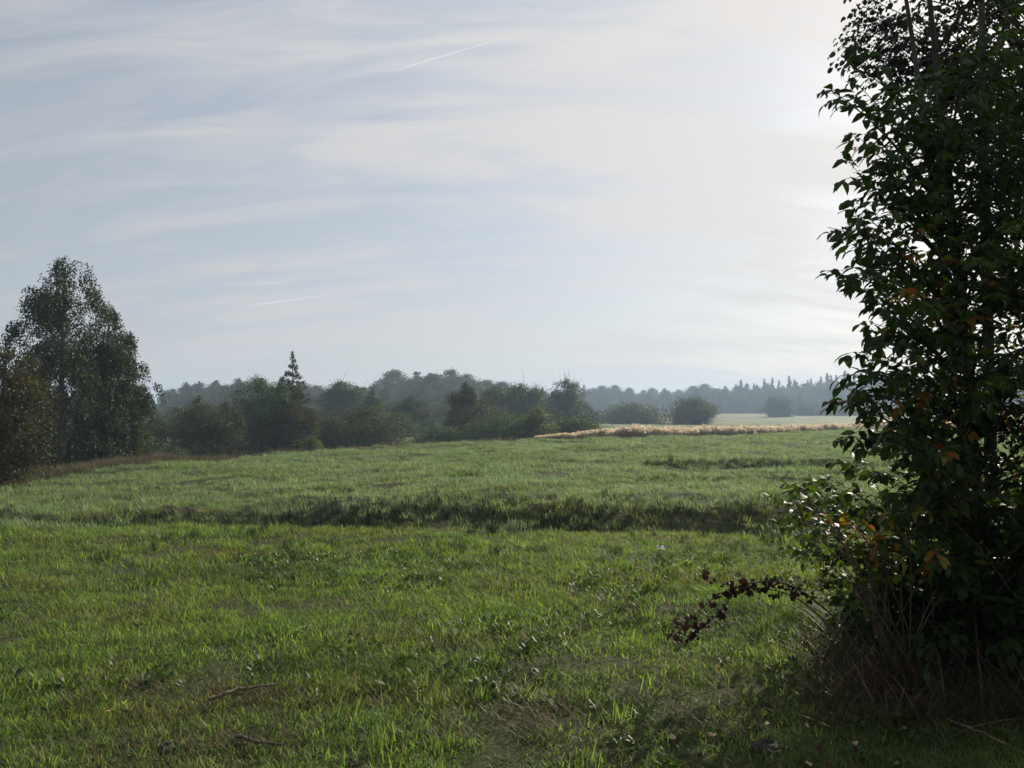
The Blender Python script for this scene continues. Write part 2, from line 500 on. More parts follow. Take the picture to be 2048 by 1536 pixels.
def gen_tree(rng, H, Wd, leaf, lai=5.0, base=0.08, prof='round', depth=None, trunk_r=None, droop=0.0, lump=0.3, stems=1,
             twiggy=0.0, ncl=None, cap=26000, lean=0.0, crad=1.0):
    """returns trunk Acc and crown Acc in local coordinates (foot at the origin)"""
    tr, cr = Acc(), Acc()
    Wd *= 1.14
    depth = depth or Wd
    trunk_r = trunk_r or 0.018 * H + 0.02
    zb = base * H
    top = H
    area = Wd * (H - zb) * .8
    N = int(min(cap, 1.5 * lai * area / (0.34 * leaf * leaf)))
    ncl = ncl or int(np.clip(80 + 3.4 * area, 90, 200))
    tg = np.linspace(0.01, 0.985, 300); pw = np.interp(tg, *PROF[prof]) + .04
    t = rng.choice(tg, ncl, p=pw / pw.sum())
    pr = np.interp(t, *PROF[prof])
    ang = rng.uniform(0, 2 * np.pi, ncl)
    lum = np.clip(1 + lump * (vnoise(ang * 1.3 + rng.uniform(0, 50), t * 5, int(rng.integers(1e6))) * 2 - 1.1), .4, 1.1)
    cs = Wd * (.10 + .09 * rng.random(ncl)) * crad * np.clip(pr + .25, .35, 1)
    rad = np.sqrt(rng.uniform(.02, 1, ncl)) * np.maximum(pr * lum - .13, .02)
    C = np.stack([np.cos(ang) * rad * Wd / 2 + lean * t * H, np.sin(ang) * rad * depth / 2, zb + t * (top - zb) - .3 * cs], -1)
    C[:, 2] = np.clip(C[:, 2], .3 * cs, None)
    per = rng.multinomial(N, (cs ** 2) / (cs ** 2).sum())
    idx = np.repeat(np.arange(ncl), per); n = len(idx)
    off = rng.normal(size=(n, 3)) * .52
    off[:, 2] *= .75
    pos = C[idx] + off * cs[idx][:, None]
    if droop > 0:
        # leaves sit on strands that hang from points of the cluster
        ns = np.maximum(per // 14, 1)
        sid = rng.integers(0, 10 ** 6, n) % ns[idx]
        key = (idx * 7919 + sid * 104729) % 999983
        hx = ((key * 31) % 1009) / 1009 * 2 - 1; hy = ((key * 57) % 1013) / 1013 * 2 - 1; hz_ = ((key * 91) % 1019) / 1019
        tt = rng.random(n)
        ln = droop * (.35 + .9 * ((key * 13) % 997) / 997)
        outw = unit(C[idx][:, :2] + 1e-6)
        pos = C[idx].copy()
        pos[:, 0] += hx * cs[idx] + outw[:, 0] * .25 * np.sqrt(tt) * ln + rng.normal(size=n) * leaf * .5
        pos[:, 1] += hy * cs[idx] + outw[:, 1] * .25 * np.sqrt(tt) * ln + rng.normal(size=n) * leaf * .5
        pos[:, 2] += hz_ * cs[idx] * .8 - tt * ln
    pos[:, 2] = np.maximum(pos[:, 2], leaf * .3)
    d = rng.normal(size=(n, 3)); d[:, 2] -= .5 + droop
    R = basis(d, unit(rng.normal(size=(n, 3)) + 1e-3))
    s = leaf * rng.uniform(.7, 1.35, n)
    V, Fc = scatter(QUAD, QF, pos, R, s)
    cv = rng.random(ncl)
    var = np.clip(.5 * cv[idx] + .5 * rng.random(n), 0, 1)
    cr.add(V, Fc, np.repeat(var, 4))
    # trunk and limbs
    for si in range(stems):
        a0 = rng.uniform(0, 6.28); sp = 0 if stems == 1 else Wd * .12
        foot = np.array([math.cos(a0) * sp * .4, math.sin(a0) * sp * .4, -.12])
        tp = np.array([lean * H * .9 + math.cos(a0) * sp * 1.5, math.sin(a0) * sp * 1.5, H * (.93 if stems == 1 else .7)])
        mid = (foot + tp) / 2 + rng.normal(size=3) * np.array([.03, .03, 0]) * H
        P = bez(foot, mid, tp, 12)
        rr_ = trunk_r * (1 - .93 * np.linspace(0, 1, 12)) / math.sqrt(stems)
        rr_[0] *= 1.3
        V, Fc = tube(P, rr_, 7); tr.add(V, Fc)
        own = [c for c in range(ncl) if c % stems == si]
        for c in own[:90]:
            zf = np.clip((C[c, 2] - .45 * np.hypot(C[c, 0], C[c, 1])) / H, .03, .9)
            f = np.clip(zf, 0, .97) * 11
            a = P[int(f)] * (1 - f % 1) + P[min(int(f) + 1, 11)] * (f % 1)
            B = bez(a, (a + C[c]) / 2 + np.array([0, 0, .06 * H * rng.random()]), C[c], 5)
            r0 = max(.22 * trunk_r * (1 - zf), .006)
            V, Fc = tube(B, r0 * np.linspace(1, .25, 5), 4); tr.add(V, Fc)
    if twiggy > 0:
        nt = int(twiggy * 60)
        for q in range(nt):
            c = C[rng.integers(ncl)]
            dv = unit(np.array([c[0], c[1], max(c[2] - zb, .2) * 1.0]) + rng.normal(size=3) * .35 * Wd)
            if dv[2] < -.1: dv[2] *= -1
            e = c + dv * cs.mean() * rng.uniform(1.1, 2.3)
            V, Fc = tube(bez(c, (c + e) / 2 + rng.normal(size=3) * .04, e, 4), leaf * np.array([.16, .12, .09, .04]), 3)
            tr.add(V, Fc)
    return tr, cr


def gen_conifer(rng, H, Wd, leaf):
    tr, cr = Acc(), Acc()
    V, Fc = tube(np.array([[0, 0, -.1], [0, 0, H * .5], [0, 0, H]]), [.016 * H, .01 * H, .02], 6); tr.add(V, Fc)
    P, D = [], []
    z = .1 * H
    while z < H * .99:
        rr_ = Wd / 2 * (1 - z / H) ** 1.0 * rng.uniform(.7, 1.2) + .05
        nb = rng.integers(6, 10)
        for b in range(nb):
            a = rng.uniform(0, 6.28); L = rr_ * rng.uniform(.7, 1.1)
            e = np.array([math.cos(a) * L, math.sin(a) * L, z - .18 * L])
            V, Fc = tube(np.array([[0, 0, z], e * [.5, .5, 1] + [0, 0, .1 * L], e]), [.05, .03, .01], 3); tr.add(V, Fc)
            nl = int(5 + L / leaf * 5)
            t = rng.random(nl)[:, None]
            p = np.array([0, 0, z]) * (1 - t) + e * t + rng.normal(size=(nl, 3)) * leaf * .35
            P.append(p); D.append(np.tile(e - [0, 0, z], (nl, 1)) + rng.normal(size=(nl, 3)) * L * .5)
        z += H * .035 * rng.uniform(.7, 1.3)
    P, D = np.concatenate(P), np.concatenate(D); n = len(P)
    V, Fc = scatter(QUAD, QF, P, basis(D, unit(rng.normal(size=(n, 3)))), leaf * rng.uniform(.8, 1.4, n))
    cr.add(V, Fc, np.repeat(rng.random(n), 4))
    return tr, cr


def put_tree(name, label, cat, px, top, wpx, Y, mat, group=None, bark='bark', **kw):
    """one individual tree or bush: middle column px, top row, width in photo pixels, distance Y"""
    x = (px - 1024) / F * Y
    g = float(terrain(x, Y))
    H = at(px, top, Y)[2] - g
    Wd = wpx / F * Y
    leaf = kw.pop('leaf', max(.05, Y / 780 * 1.35))
    rng = np.random.default_rng(int(px * 13 + Y * 7 + top))
    tr, cr = gen_tree(rng, H, Wd, leaf, **kw)
    e = obj(name, None, loc=(x, Y, g)); tag(e, label, cat, group)
    obj('trunk' if 'tree' in name or 'birch' in name else 'stems', tr.mesh('trunk', [M[bark]], True), e)
    obj('crown' if 'tree' in name or 'birch' in name else 'foliage', cr.mesh('crown', [M[mat]]), e)
    return e


def copy_thing(src, loc, rz, sc, label=None, group=None):
    c = src.copy(); COL.objects.link(c)
    c.location = loc; c.rotation_euler = (0, 0, rz); c.scale = (sc[0], sc[0], sc[1])
    if label: c['label'] = label
    if group: c['group'] = group
    for ch in src.children:
        d = ch.copy(); COL.objects.link(d); d.parent = c
    return c


# --- left: birches
put_tree('autumn_tree', 'brownish green bushy tree cut by the left edge of the photo', 'tree', 12, 690, 160, 22, 'leaf_brown', lai=7, prof='round', base=.03, leaf=.07, depth=3.4, cap=30000)
put_tree('birch_tree', 'tall dark weeping birch, the higher of two standing close together', 'birch', 128, 502, 204, 32, 'leaf_birch', bark='birch_bark', lai=3.9, prof='birch', base=.02, leaf=.08, droop=.9, lump=.35, ncl=260, cap=60000, crad=.42)
put_tree('birch_tree', 'shorter birch with yellowing right side, close beside the tall dark one', 'birch', 216, 600, 172, 34, 'leaf_birch', bark='birch_bark', lai=3.6, prof='egg', base=.02, leaf=.08, droop=.8, lump=.5, ncl=170, cap=50000, crad=.45)
put_tree('underwood_bush', 'low dark bush filling the foot of the two birches', 'bush', 130, 815, 230, 34.5, 'leaf_green', lai=6, prof='bush', base=.0, stems=4)
put_tree('autumn_tree', 'yellow brown young tree right of the two birches', 'tree', 262, 722, 62, 35.5, 'leaf_autumn', lai=4, prof='column', base=.05)
# --- behind the crest, left to middle
L = [
 ('broad_tree', 'dark hazy tree filling the gap just right of the birches', 'tree', 318, 826, 84, 92, 'leaf_green', dict(prof='round', lai=6, base=.0)),
 ('broad_bush', 'hazy bush low between the birches and the olive brown bush', 'bush', 350, 850, 90, 78, 'leaf_grey', dict(prof='bush', lai=6, base=0, stems=3)),
 ('low_bush', 'small pale lit bush standing in rough grass right of the birches', 'bush', 296, 886, 56, 47, 'leaf_bright', dict(prof='bush', lai=4, base=0, stems=3)),
 ('low_bush', 'small grey green bush beside the pale lit one', 'bush', 345, 893, 66, 46, 'leaf_grey', dict(prof='bush', lai=5, base=0, stems=3)),
 ('broad_tree', 'blue grey tree between the dark high tree and the blue grey rounded one', 'tree', 785, 800, 70, 135, 'leaf_green', dict(prof='round', lai=6, base=.0)),
 ('broad_tree', 'dim tree left of the olive topped thicket', 'tree', 880, 800, 80, 150, 'leaf_green', dict(prof='round', lai=6, base=.0)),
 ('broad_tree', 'dim tree behind the yellow flecked bush', 'tree', 715, 795, 66, 150, 'leaf_grey', dict(prof='round', lai=6, base=.0)),
 ('broad_bush', 'olive brown bush with pointed tops behind the meadow crest', 'bush', 395, 796, 165, 50, 'leaf_autumn', dict(prof='bush', lai=6, base=0, stems=4, lump=.45)),
 ('slender_tree', 'thin pale green treetop rising from the olive brown bush', 'tree', 397, 783, 46, 51, 'leaf_grey', dict(prof='spire', lai=3, base=.2)),
 ('shrub', 'brown shrub between the olive bush and the taller dark tree', 'shrub', 450, 800, 100, 51, 'leaf_brown', dict(prof='egg', lai=5, base=0, stems=3)),
 ('broad_tree', 'dark green tree with ragged top left of the bare spire tree', 'tree', 522, 750, 135, 55, 'leaf_green', dict(prof='round', lai=5.5, base=.03, lump=.5)),
 ('spire_tree', 'slim sparse tree with a pointed top, tallest behind the crest', 'tree', 584, 700, 140, 57, 'leaf_autumn', dict(prof='spire', lai=2.6, base=.05, twiggy=1.2, ncl=430, crad=.24, lump=.25)),
 ('broad_bush', 'brown green bush below the pointed spire tree', 'bush', 590, 800, 110, 55.5, 'leaf_brown', dict(prof='bush', lai=6, base=0, stems=3)),
 ('shrub', 'small bright yellow green shrub leaning over the meadow crest', 'shrub', 624, 872, 58, 46, 'leaf_bright', dict(prof='bush', lai=3, base=0, stems=3, lump=.5)),
 ('round_bush', 'grey green rounded bush beside the yellow green shrub', 'bush', 664, 832, 100, 60, 'leaf_grey', dict(prof='bush', lai=6, base=0, stems=3)),
 ('broad_bush', 'wide olive bush with yellow flecks right of the grey green one', 'bush', 735, 812, 155, 63, 'leaf_autumn', dict(prof='bush', lai=6, base=0, stems=4)),
 ('broad_tree', 'dark hazy tree standing high behind the grey green bush', 'tree', 682, 762, 100, 112, 'leaf_green', dict(prof='round', lai=6, base=.05)),
 ('broad_tree', 'smaller dark tree right behind the wide olive bush', 'tree', 745, 777, 66, 105, 'leaf_green', dict(prof='egg', lai=6, base=.05)),
 ('broad_tree', 'blue grey rounded tree over the gap before the big thicket', 'tree', 822, 790, 80, 98, 'leaf_grey', dict(prof='round', lai=6, base=.02)),
 ('round_bush', 'dark blue green bush at the edge of the gap in the hedge', 'bush', 795, 824, 95, 88, 'leaf_green', dict(prof='bush', lai=6, base=0, stems=3)),
 ('low_bush', 'low hazy bush in the gap between the hedge and the thicket', 'bush', 862, 838, 70, 100, 'leaf_grey', dict(prof='bush', lai=6, base=0, stems=3)),
 ('tall_tree', 'olive tree with a loose top rising from the big thicket', 'tree', 930, 762, 92, 74, 'leaf_autumn', dict(prof='egg', lai=4.5, base=.1, lump=.5)),
 ('thicket_bush', 'olive topped bush on the left in the big dark thicket', 'bush', 965, 806, 150, 71, 'leaf_autumn', dict(prof='bush', lai=6, base=0, stems=4)),
 ('low_bush', 'low black green bush at the left foot of the thicket', 'bush', 893, 856, 125, 66, 'leaf_green', dict(prof='bush', lai=7, base=0, stems=4)),
 ('thicket_bush', 'broad dark bush in the middle of the big thicket', 'bush', 1010, 822, 200, 67, 'leaf_green', dict(prof='bush', lai=7, base=0, stems=5)),
 ('shrub', 'leafy shrub with bright lit leaves on the right of the thicket', 'shrub', 1072, 806, 78, 66, 'leaf_bright', dict(prof='egg', lai=3.2, base=.02, stems=3, lump=.5, twiggy=.4)),
 ('low_bush', 'low dark bush ending the thicket beside the pale reeds', 'bush', 1142, 834, 140, 72, 'leaf_green', dict(prof='bush', lai=7, base=0, stems=5)),
 ('broad_tree', 'dark broad tree behind the bright leaved shrub', 'tree', 1045, 767, 110, 118, 'leaf_green', dict(prof='round', lai=6, base=.05, lump=.4)),
 ('broad_tree', 'narrow dark tree between the olive treetop and the broad dark tree', 'tree', 990, 770, 75, 122, 'leaf_green', dict(prof='round', lai=6, base=.05)),
 ('bare_topped_tree', 'hazy tree with thin bare twigs in its crown, right of the wood', 'tree', 1134, 757, 80, 124, 'leaf_grey', dict(prof='round', lai=3.6, base=.02, twiggy=2.0, lump=.4)),
 ('bare_shrub', 'spindly half bare shrub at the foot of the bare topped tree', 'shrub', 1182, 812, 44, 130, 'leaf_grey', dict(prof='egg', lai=1.8, base=0, twiggy=.8, stems=3)),
 ('low_bush', 'wide low hazy bush on the plain left of the rounded twiggy one', 'bush', 1262, 809, 138, 165, 'leaf_grey', dict(prof='bush', lai=7, base=0, stems=5)),
 ('twiggy_bush', 'rounded twiggy bush standing on the plain behind the reeds', 'bush', 1383, 794, 92, 158, 'leaf_grey', dict(prof='round', lai=5, base=0, stems=5, twiggy=3.0)),
 ('round_bush', 'solitary round blue grey bush out on the far pasture', 'bush', 1555, 793, 60, 300, 'leaf_green', dict(prof='round', lai=8, base=0, stems=4)),
 ('low_bush', 'faint low bush just right of the solitary round one', 'bush', 1618, 808, 66, 335, 'leaf_green', dict(prof='bush', lai=8, base=0, stems=4)),
 ('low_bush', 'faint broad bush touching the leafy branch of the near tree', 'bush', 1690, 802, 100, 335, 'leaf_green', dict(prof='bush', lai=8, base=0, stems=4)),
]
for nm, lb, ct, px, top, wpx, Y, mt, kw in L:
    kw = {**dict(lump=.5, crad=.85, twiggy=.35), **kw}
    put_tree(nm, lb, ct, px, top, wpx, Y, mt, **kw)

# --- the woods: copies of a few trees
protos = []
for q in range(6):
    rng = np.random.default_rng(100 + q)
    pf = ['round', 'egg', 'round', 'bush', 'round', 'egg'][q]
    tr, cr = gen_tree(rng, 12, [9, 7.5, 10, 9.5, 8.5, 8][q], .36, lai=7, base=[.08, .1, .06, .02, .1, .05][q], prof=pf, lump=.4, ncl=120, crad=1.0)
    protos.append((tr.mesh('trunk', [M['bark']], True), cr.mesh('crown', [M[['leaf_green', 'leaf_grey', 'leaf_green', 'leaf_autumn', 'leaf_green', 'leaf_birch'][q]]])))
cprotos = []
for q in range(3):
    tr, cr = gen_conifer(np.random.default_rng(200 + q), 12, [6.5, 8.0, 5.6][q], .34)
    cprotos.append((tr.mesh('trunk', [M['bark']], True), cr.mesh('crown', [M['needle']])))
first = {}


def wood_tree(kind, q, px, top, Y, label, group, wide=1.0):
    x = (px - 1024) / F * Y
    g = float(terrain(x, Y)); H = at(px, top, Y)[2] - g
    rz = random.uniform(0, 6.28)
    sc = H / 12.0
    if (kind, q) not in first:
        tm, cm = (protos if kind == 'broad' else cprotos)[q]
        e = obj('wood_tree' if kind == 'broad' else 'conifer_tree', None, loc=(x, Y, g))
        obj('trunk', tm, e); obj('crown', cm, e)
        tag(e, label, 'tree' if kind == 'broad' else 'conifer', group)
        e.rotation_euler = (0, 0, rz); e.scale = (sc * wide, sc * wide, sc)
        first[(kind, q)] = e
        return e
    return copy_thing(first[(kind, q)], (x, Y, g), rz, (sc * wide, sc), label, group)


random.seed(5)
SK1 = ([-120, 200, 290, 335, 370, 430, 480, 560, 640, 700, 745, 790, 835, 880, 925, 965, 1000, 1060, 1110, 1170, 1200],
       [790, 800, 812, 788, 774, 768, 758, 768, 775, 772, 768, 750, 752, 742, 746, 762, 768, 772, 790, 810, 820])
for row, (Y, dt, step) in enumerate([(205, 26, 40), (225, 10, 38), (250, 0, 36)]):
    px = -80 + row * 13
    while px < 1175:
        q = random.randrange(6)
        lb = {0: 'hazy tree in the front row of the middle wood', 1: 'hazy tree in the second row of the middle wood', 2: 'hazy tree on the skyline of the middle wood'}[row]
        wood_tree('broad', q, px, np.interp(px, *SK1) - 6 + dt + random.uniform(-5, 9), Y + random.uniform(-8, 8), lb, 'trees of the middle wood', random.uniform(1.0, 1.35))
        px += step * random.uniform(.7, 1.3)
px = -60
while px < 1190:
    wood_tree('broad', 3, px, 822 + random.uniform(-8, 6), 178 + random.uniform(-6, 6), 'low undergrowth tree before the middle wood', 'undergrowth of the middle wood', 2.6)
    px += 46 * random.uniform(.8, 1.2)
for px, top in [(372, 768), (398, 762), (424, 766)]:
    wood_tree('conifer', random.randrange(3), px, top, 244, 'small pointed conifer on the left skyline of the middle wood', 'conifers of the middle wood')
SK2 = ([1100, 1160, 1185, 1228, 1262, 1300, 1345, 1395, 1440, 1500, 1560, 1620, 1700, 2100], [775, 782, 776, 766, 776, 772, 776, 768, 770, 768, 766, 764, 758, 752])
for row, (Y, dt, step) in enumerate([(425, 24, 30), (450, 10, 27), (480, 0, 25)]):
    px = 1120 + row * 9
    while px < 2060:
        lb = {0: 'faint tree in the front row of the far blue wood', 1: 'faint tree in the second row of the far blue wood', 2: 'faint tree on the skyline of the far blue wood'}[row]
        wood_tree('broad', random.randrange(6), px, np.interp(px, *SK2) + dt + random.uniform(-3, 6), Y + random.uniform(-10, 10), lb, 'trees of the far blue wood', random.uniform(.95, 1.3))
        px += step * random.uniform(.7, 1.3)
for k_ in range(30):
    px = 1475 + k_ * 17 + random.uniform(-6, 6)
    wood_tree('conifer', random.randrange(3), px, np.interp(px, [1470, 1560, 1700, 2000], [764, 758, 750, 745]) + random.uniform(-6, 5), 500 + random.uniform(-8, 8), 'faint pointed conifer above the far blue wood', 'conifers of the far blue wood')
for px, top in [(1168, 768), (1482, 758), (1655, 745), (1690, 740)]:
    wood_tree('conifer', 1, px, top, 486, 'faint pointed conifer above the far blue wood', 'conifers of the far blue wood')

def relabel(group, rowname, what, marks):
    ms = [o for o in COL.objects if o.get('group') == group and rowname in o['label']]
    ms.sort(key=lambda o: float(project(np.array(o.location))[0]))
    for a, (px0, nm) in enumerate(marks):
        px1 = marks[a + 1][0] if a + 1 < len(marks) else 9999
        mm = [o for o in ms if px0 <= float(project(np.array(o.location))[0]) < px1]
        wd = {1: [''], 2: ['left ', 'right '], 3: ['left ', 'middle ', 'right '], 4: ['leftmost ', 'second ', 'third ', 'rightmost ']}.get(len(mm))
        for b_, o in enumerate(mm):
            w_ = wd[b_] if wd else ['leftmost ', 'second ', 'third ', 'fourth ', 'fifth ', 'sixth ', 'seventh '][min(b_, 6)]
            o['label'] = (w_ + what + ' ' + nm).strip()


MK1 = [(-999, 'behind the left edge tree'), (60, 'seen through the tall birch'), (190, 'seen behind the shorter birch'), (290, 'just right of the birches'), (350, 'over the olive brown bush'), (440, 'over the brown shrub'), (500, 'behind the ragged dark tree'),
       (560, 'behind the pointed spire tree'), (630, 'over the grey green bush'), (710, 'over the yellow flecked bush'), (780, 'over the gap in the hedge'), (860, 'left of the loose olive treetop'), (940, 'right of the loose olive treetop'), (1010, 'over the bright leaved shrub'), (1090, 'behind the bare topped tree')]
MK2 = [(-999, 'behind the bare topped tree'), (1165, 'left over the wide low bush'), (1230, 'over the wide low bush'), (1300, 'left over the twiggy bush'), (1370, 'right over the twiggy bush'), (1440, 'over the open pasture'), (1510, 'over the solitary round bush'), (1590, 'over the faint low bush'),
       (1660, 'behind the tip of the leafy branch'), (1740, 'at the left side of the near tree'), (1820, 'seen through the near tree'), (1920, 'hidden behind the near tree'), (1990, 'at the right photo edge')]
for rn, wt in (('front row', 'front row tree of the middle wood'), ('second row', 'inner tree of the middle wood'), ('skyline', 'skyline tree of the middle wood')):
    relabel('trees of the middle wood', rn, wt, MK1)
for rn, wt in (('front row', 'faint front tree of the far wood'), ('second row', 'faint inner tree of the far wood'), ('skyline', 'faint skyline tree of the far wood')):
    relabel('trees of the far blue wood', rn, wt, MK2)
relabel('undergrowth of the middle wood', 'undergrowth', 'low tree at the foot of the middle wood', MK1)
relabel('conifers of the far blue wood', 'pointed conifer', 'faint pointed conifer above the far wood', MK2)
relabel('conifers of the middle wood', 'pointed conifer', 'small pointed conifer on the middle wood skyline', [(-999, 'over the olive brown bush')])

# ------------------------------------------------------------------ grass
def blades(rng, n, rad, l0, l1, w, bend=.5, seg=2, spread=.35, lie=0.0):
    """one tuft of n tapering blades"""
    A = Acc()
    for q in range(n):
        a = rng.uniform(0, 6.28); r = rad * math.sqrt(rng.random())
        b = np.array([math.cos(a) * r, math.sin(a) * r, -.015])
        L = rng.uniform(l0, l1)
        a2 = rng.uniform(0, 6.28)
        out = np.array([math.cos(a2), math.sin(a2), 0])
        tilt = spread * rng.random() + (lie if rng.random() < .4 else 0)
        d = unit(np.array([0, 0, 1.0]) + out * tilt)
        t = np.linspace(0, 1, seg + 1)[:, None]
        P = b + d * L * t + out * (bend * L * rng.uniform(.2, 1)) * t ** 2 - np.array([0, 0, 1]) * (bend * L * .35 * rng.random()) * t ** 2
        side = unit(np.cross(d, out + 1e-3)) * (w * rng.uniform(.6, 1.3) / 2)
        V = []
        for s_ in range(seg):
            wk = 1 - .35 * s_ / seg
            V += [P[s_] - side * wk, P[s_] + side * wk]
        V.append(P[seg])
        V = np.array(V)
        Fc = []
        for s_ in range(seg - 1):
            Fc += [[2 * s_, 2 * s_ + 1, 2 * s_ + 3], [2 * s_, 2 * s_ + 3, 2 * s_ + 2]]
        Fc.append([2 * seg - 2, 2 * seg - 1, 2 * seg])
        A.add(V, np.array(Fc), np.full(len(V), rng.random()))
    return A


def instancer(name, P, rot, scl, idx, sources, mat, label=None, cat=None):
    """one 'stuff' object that sets tufts on points with geometry nodes"""
    c = bpy.data.collections.new(name + '_tufts')
    for q, me in enumerate(sources):
        o = bpy.data.objects.new('%s_tuft_%02d' % (name, q), me); c.objects.link(o)
    me = mesh(name, P, [])
    for an_, ty, arr in (('scl', 'FLOAT', scl), ('idx', 'INT', idx)):
        a = me.attributes.new(an_, ty, 'POINT'); a.data.foreach_set('value', arr)
    a = me.attributes.new('rot', 'FLOAT_VECTOR', 'POINT'); a.data.foreach_set('vector', rot.astype(np.float32).ravel())
    o = obj(name, me); o['kind'] = 'stuff'
    if label: o['label'] = label
    if cat: o['category'] = cat
    ng = bpy.data.node_groups.new(name, 'GeometryNodeTree')
    ng.interface.new_socket('Geometry', in_out='INPUT', socket_type='NodeSocketGeometry')
    ng.interface.new_socket('Geometry', in_out='OUTPUT', socket_type='NodeSocketGeometry')
    N = NT(ng)
    gi, go = N.n('NodeGroupInput'), N.n('NodeGroupOutput')
    iop = N.n('GeometryNodeInstanceOnPoints')
    ci = N.n('GeometryNodeCollectionInfo'); ci.inputs['Collection'].default_value = c
    ci.inputs['Separate Children'].default_value = True; ci.inputs['Reset Children'].default_value = True
    def na_(nm, ty):
        x = N.n('GeometryNodeInputNamedAttribute', data_type=ty); x.inputs['Name'].default_value = nm
        return x.outputs['Attribute']
    N.l(gi.outputs[0], iop.inputs['Points']); N.l(ci.outputs[0], iop.inputs['Instance'])
    iop.inputs['Pick Instance'].default_value = True
    N.l(na_('idx', 'INT'), iop.inputs['Instance Index'])
    N.l(na_('rot', 'FLOAT_VECTOR'), iop.inputs['Rotation']); N.l(na_('scl', 'FLOAT'), iop.inputs['Scale'])
    N.l(iop.outputs[0], go.inputs[0])
    md = o.modifiers.new('tufts', 'NODES'); md.node_group = ng
    return o


def sector(rng, dens, r0, r1, a0=-41, a1=41):
    a0, a1 = math.radians(a0), math.radians(a1)
    n = int(dens * (a1 - a0) / 2 * (r1 * r1 - r0 * r0))
    r = np.sqrt(rng.uniform(r0 * r0, r1 * r1, n)); a = rng.uniform(a0, a1, n)
    return r * np.sin(a), r * np.cos(a)


rng = np.random.default_rng(21)
near_src = [blades(rng, 52, .13, .028, .075, .005, .6, 2, .95).mesh('t', [M['grass']]) for _ in range(6)]
long_src = [blades(rng, 18, .06, .09, .17, .0055, .55, 3, .45).mesh('t', [M['grass']]) for _ in range(3)]
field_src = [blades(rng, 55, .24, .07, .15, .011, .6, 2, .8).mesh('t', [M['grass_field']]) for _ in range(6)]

SPOT = [(at(490, 1385, 4.35), .30), (at(350, 1480, 3.7), .15), (at(520, 1470, 3.75), .2), (at(1150, 1425, 4.0), .5), (at(1450, 1400, 4.1), .45), (at(250, 1375, 4.4), .22), (at(1280, 1230, 6), .3)]


def gkeep(rng, x, y):
    k = fbm(x * 1.6 + 9, y * 1.6, 31, 3)
    keep = rng.random(len(x)) < np.clip((k - .25) * 5, .22, 1)
    for p, s in SPOT:
        d2 = ((x - p[0]) ** 2 + (y - p[1]) ** 2) / (s * s)
        keep &= rng.random(len(x)) > .6 * np.exp(-d2)
    for sx, sy, sw, sh in SOIL:
        keep &= rng.random(len(x)) > 1.3 * np.exp(-((x - sx) / sw) ** 2 - ((y - sy) / sh) ** 2)
    keep &= y < edge_y(x / np.maximum(y, .1)) + .3
    return keep


def tufts(x, y, rng, lo, hi, nsrc, hv=(.7, .75)):
    z = terrain(x, y)
    n = len(x)
    rot = np.stack([rng.normal(size=n) * .12, rng.normal(size=n) * .12, rng.uniform(0, 6.28, n)], -1)
    h = hv[0] + hv[1] * fbm(x * .9, y * .9, 77, 3)
    return np.stack([x, y, z], -1), rot, (rng.uniform(lo, hi, n) * h).astype(np.float32), rng.integers(0, nsrc, n).astype(np.int32)


def cat_(sets):
    return [np.concatenate([s[q] for s in sets]) for q in range(4)]


S = []
for dens, r0, r1, lo, hi in ((210, .8, 5, .7, 1.1), (160, 5, 8, .8, 1.25), (80, 8, 12, .9, 1.5)):
    x, y = sector(rng, dens, r0, r1, -44, 44); kp = gkeep(rng, x, y); S.append(tufts(x[kp], y[kp], rng, lo, hi, 6))
x, y = sector(rng, 6, .8, 12, -44, 44)
kp = fbm(x * .8, y * .8, 91, 3) > .5; x, y = x[kp], y[kp]
sl = tufts(x, y, rng, .6, 1.05, 3); sl[3][:] += 6; S.append(sl)
P_, R_, S_, I_ = cat_(S)
tag(instancer('meadow_grass', P_, R_, S_, I_, near_src + long_src, None), 'short damp green grass of the near meadow', 'grass')
S = []
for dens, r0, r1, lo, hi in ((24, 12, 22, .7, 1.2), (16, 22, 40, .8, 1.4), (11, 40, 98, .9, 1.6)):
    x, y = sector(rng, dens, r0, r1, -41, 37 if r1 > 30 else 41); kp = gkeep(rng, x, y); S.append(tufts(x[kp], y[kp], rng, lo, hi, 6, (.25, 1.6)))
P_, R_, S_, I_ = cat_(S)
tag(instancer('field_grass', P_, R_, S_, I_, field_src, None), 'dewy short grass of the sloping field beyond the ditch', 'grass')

wsrc_ = [blades(rng, 40, .12, .03, .09, .005, .8, 2, 1.2).mesh('t', [M['dry_grass']]) for _ in range(3)]
S = []
for p, sz_ in SPOT:
    n = int(120 * sz_); x = p[0] + rng.normal(size=n) * sz_ * .8; y = p[1] + rng.normal(size=n) * sz_ * .6
    S.append(tufts(x, y, rng, .6, 1.1, 3))
x, y = sector(rng, 8, 1, 12, -44, 44); kp = fbm(x * 1.3, y * 1.6, 131, 3) > .56; S.append(tufts(x[kp], y[kp], rng, .6, 1.1, 3))
P_, R_, S_, I_ = cat_(S)
tag(instancer('withered_grass', P_, R_, S_, I_, wsrc_, None), 'short withered brown grass in thin spots of the near meadow', 'grass')

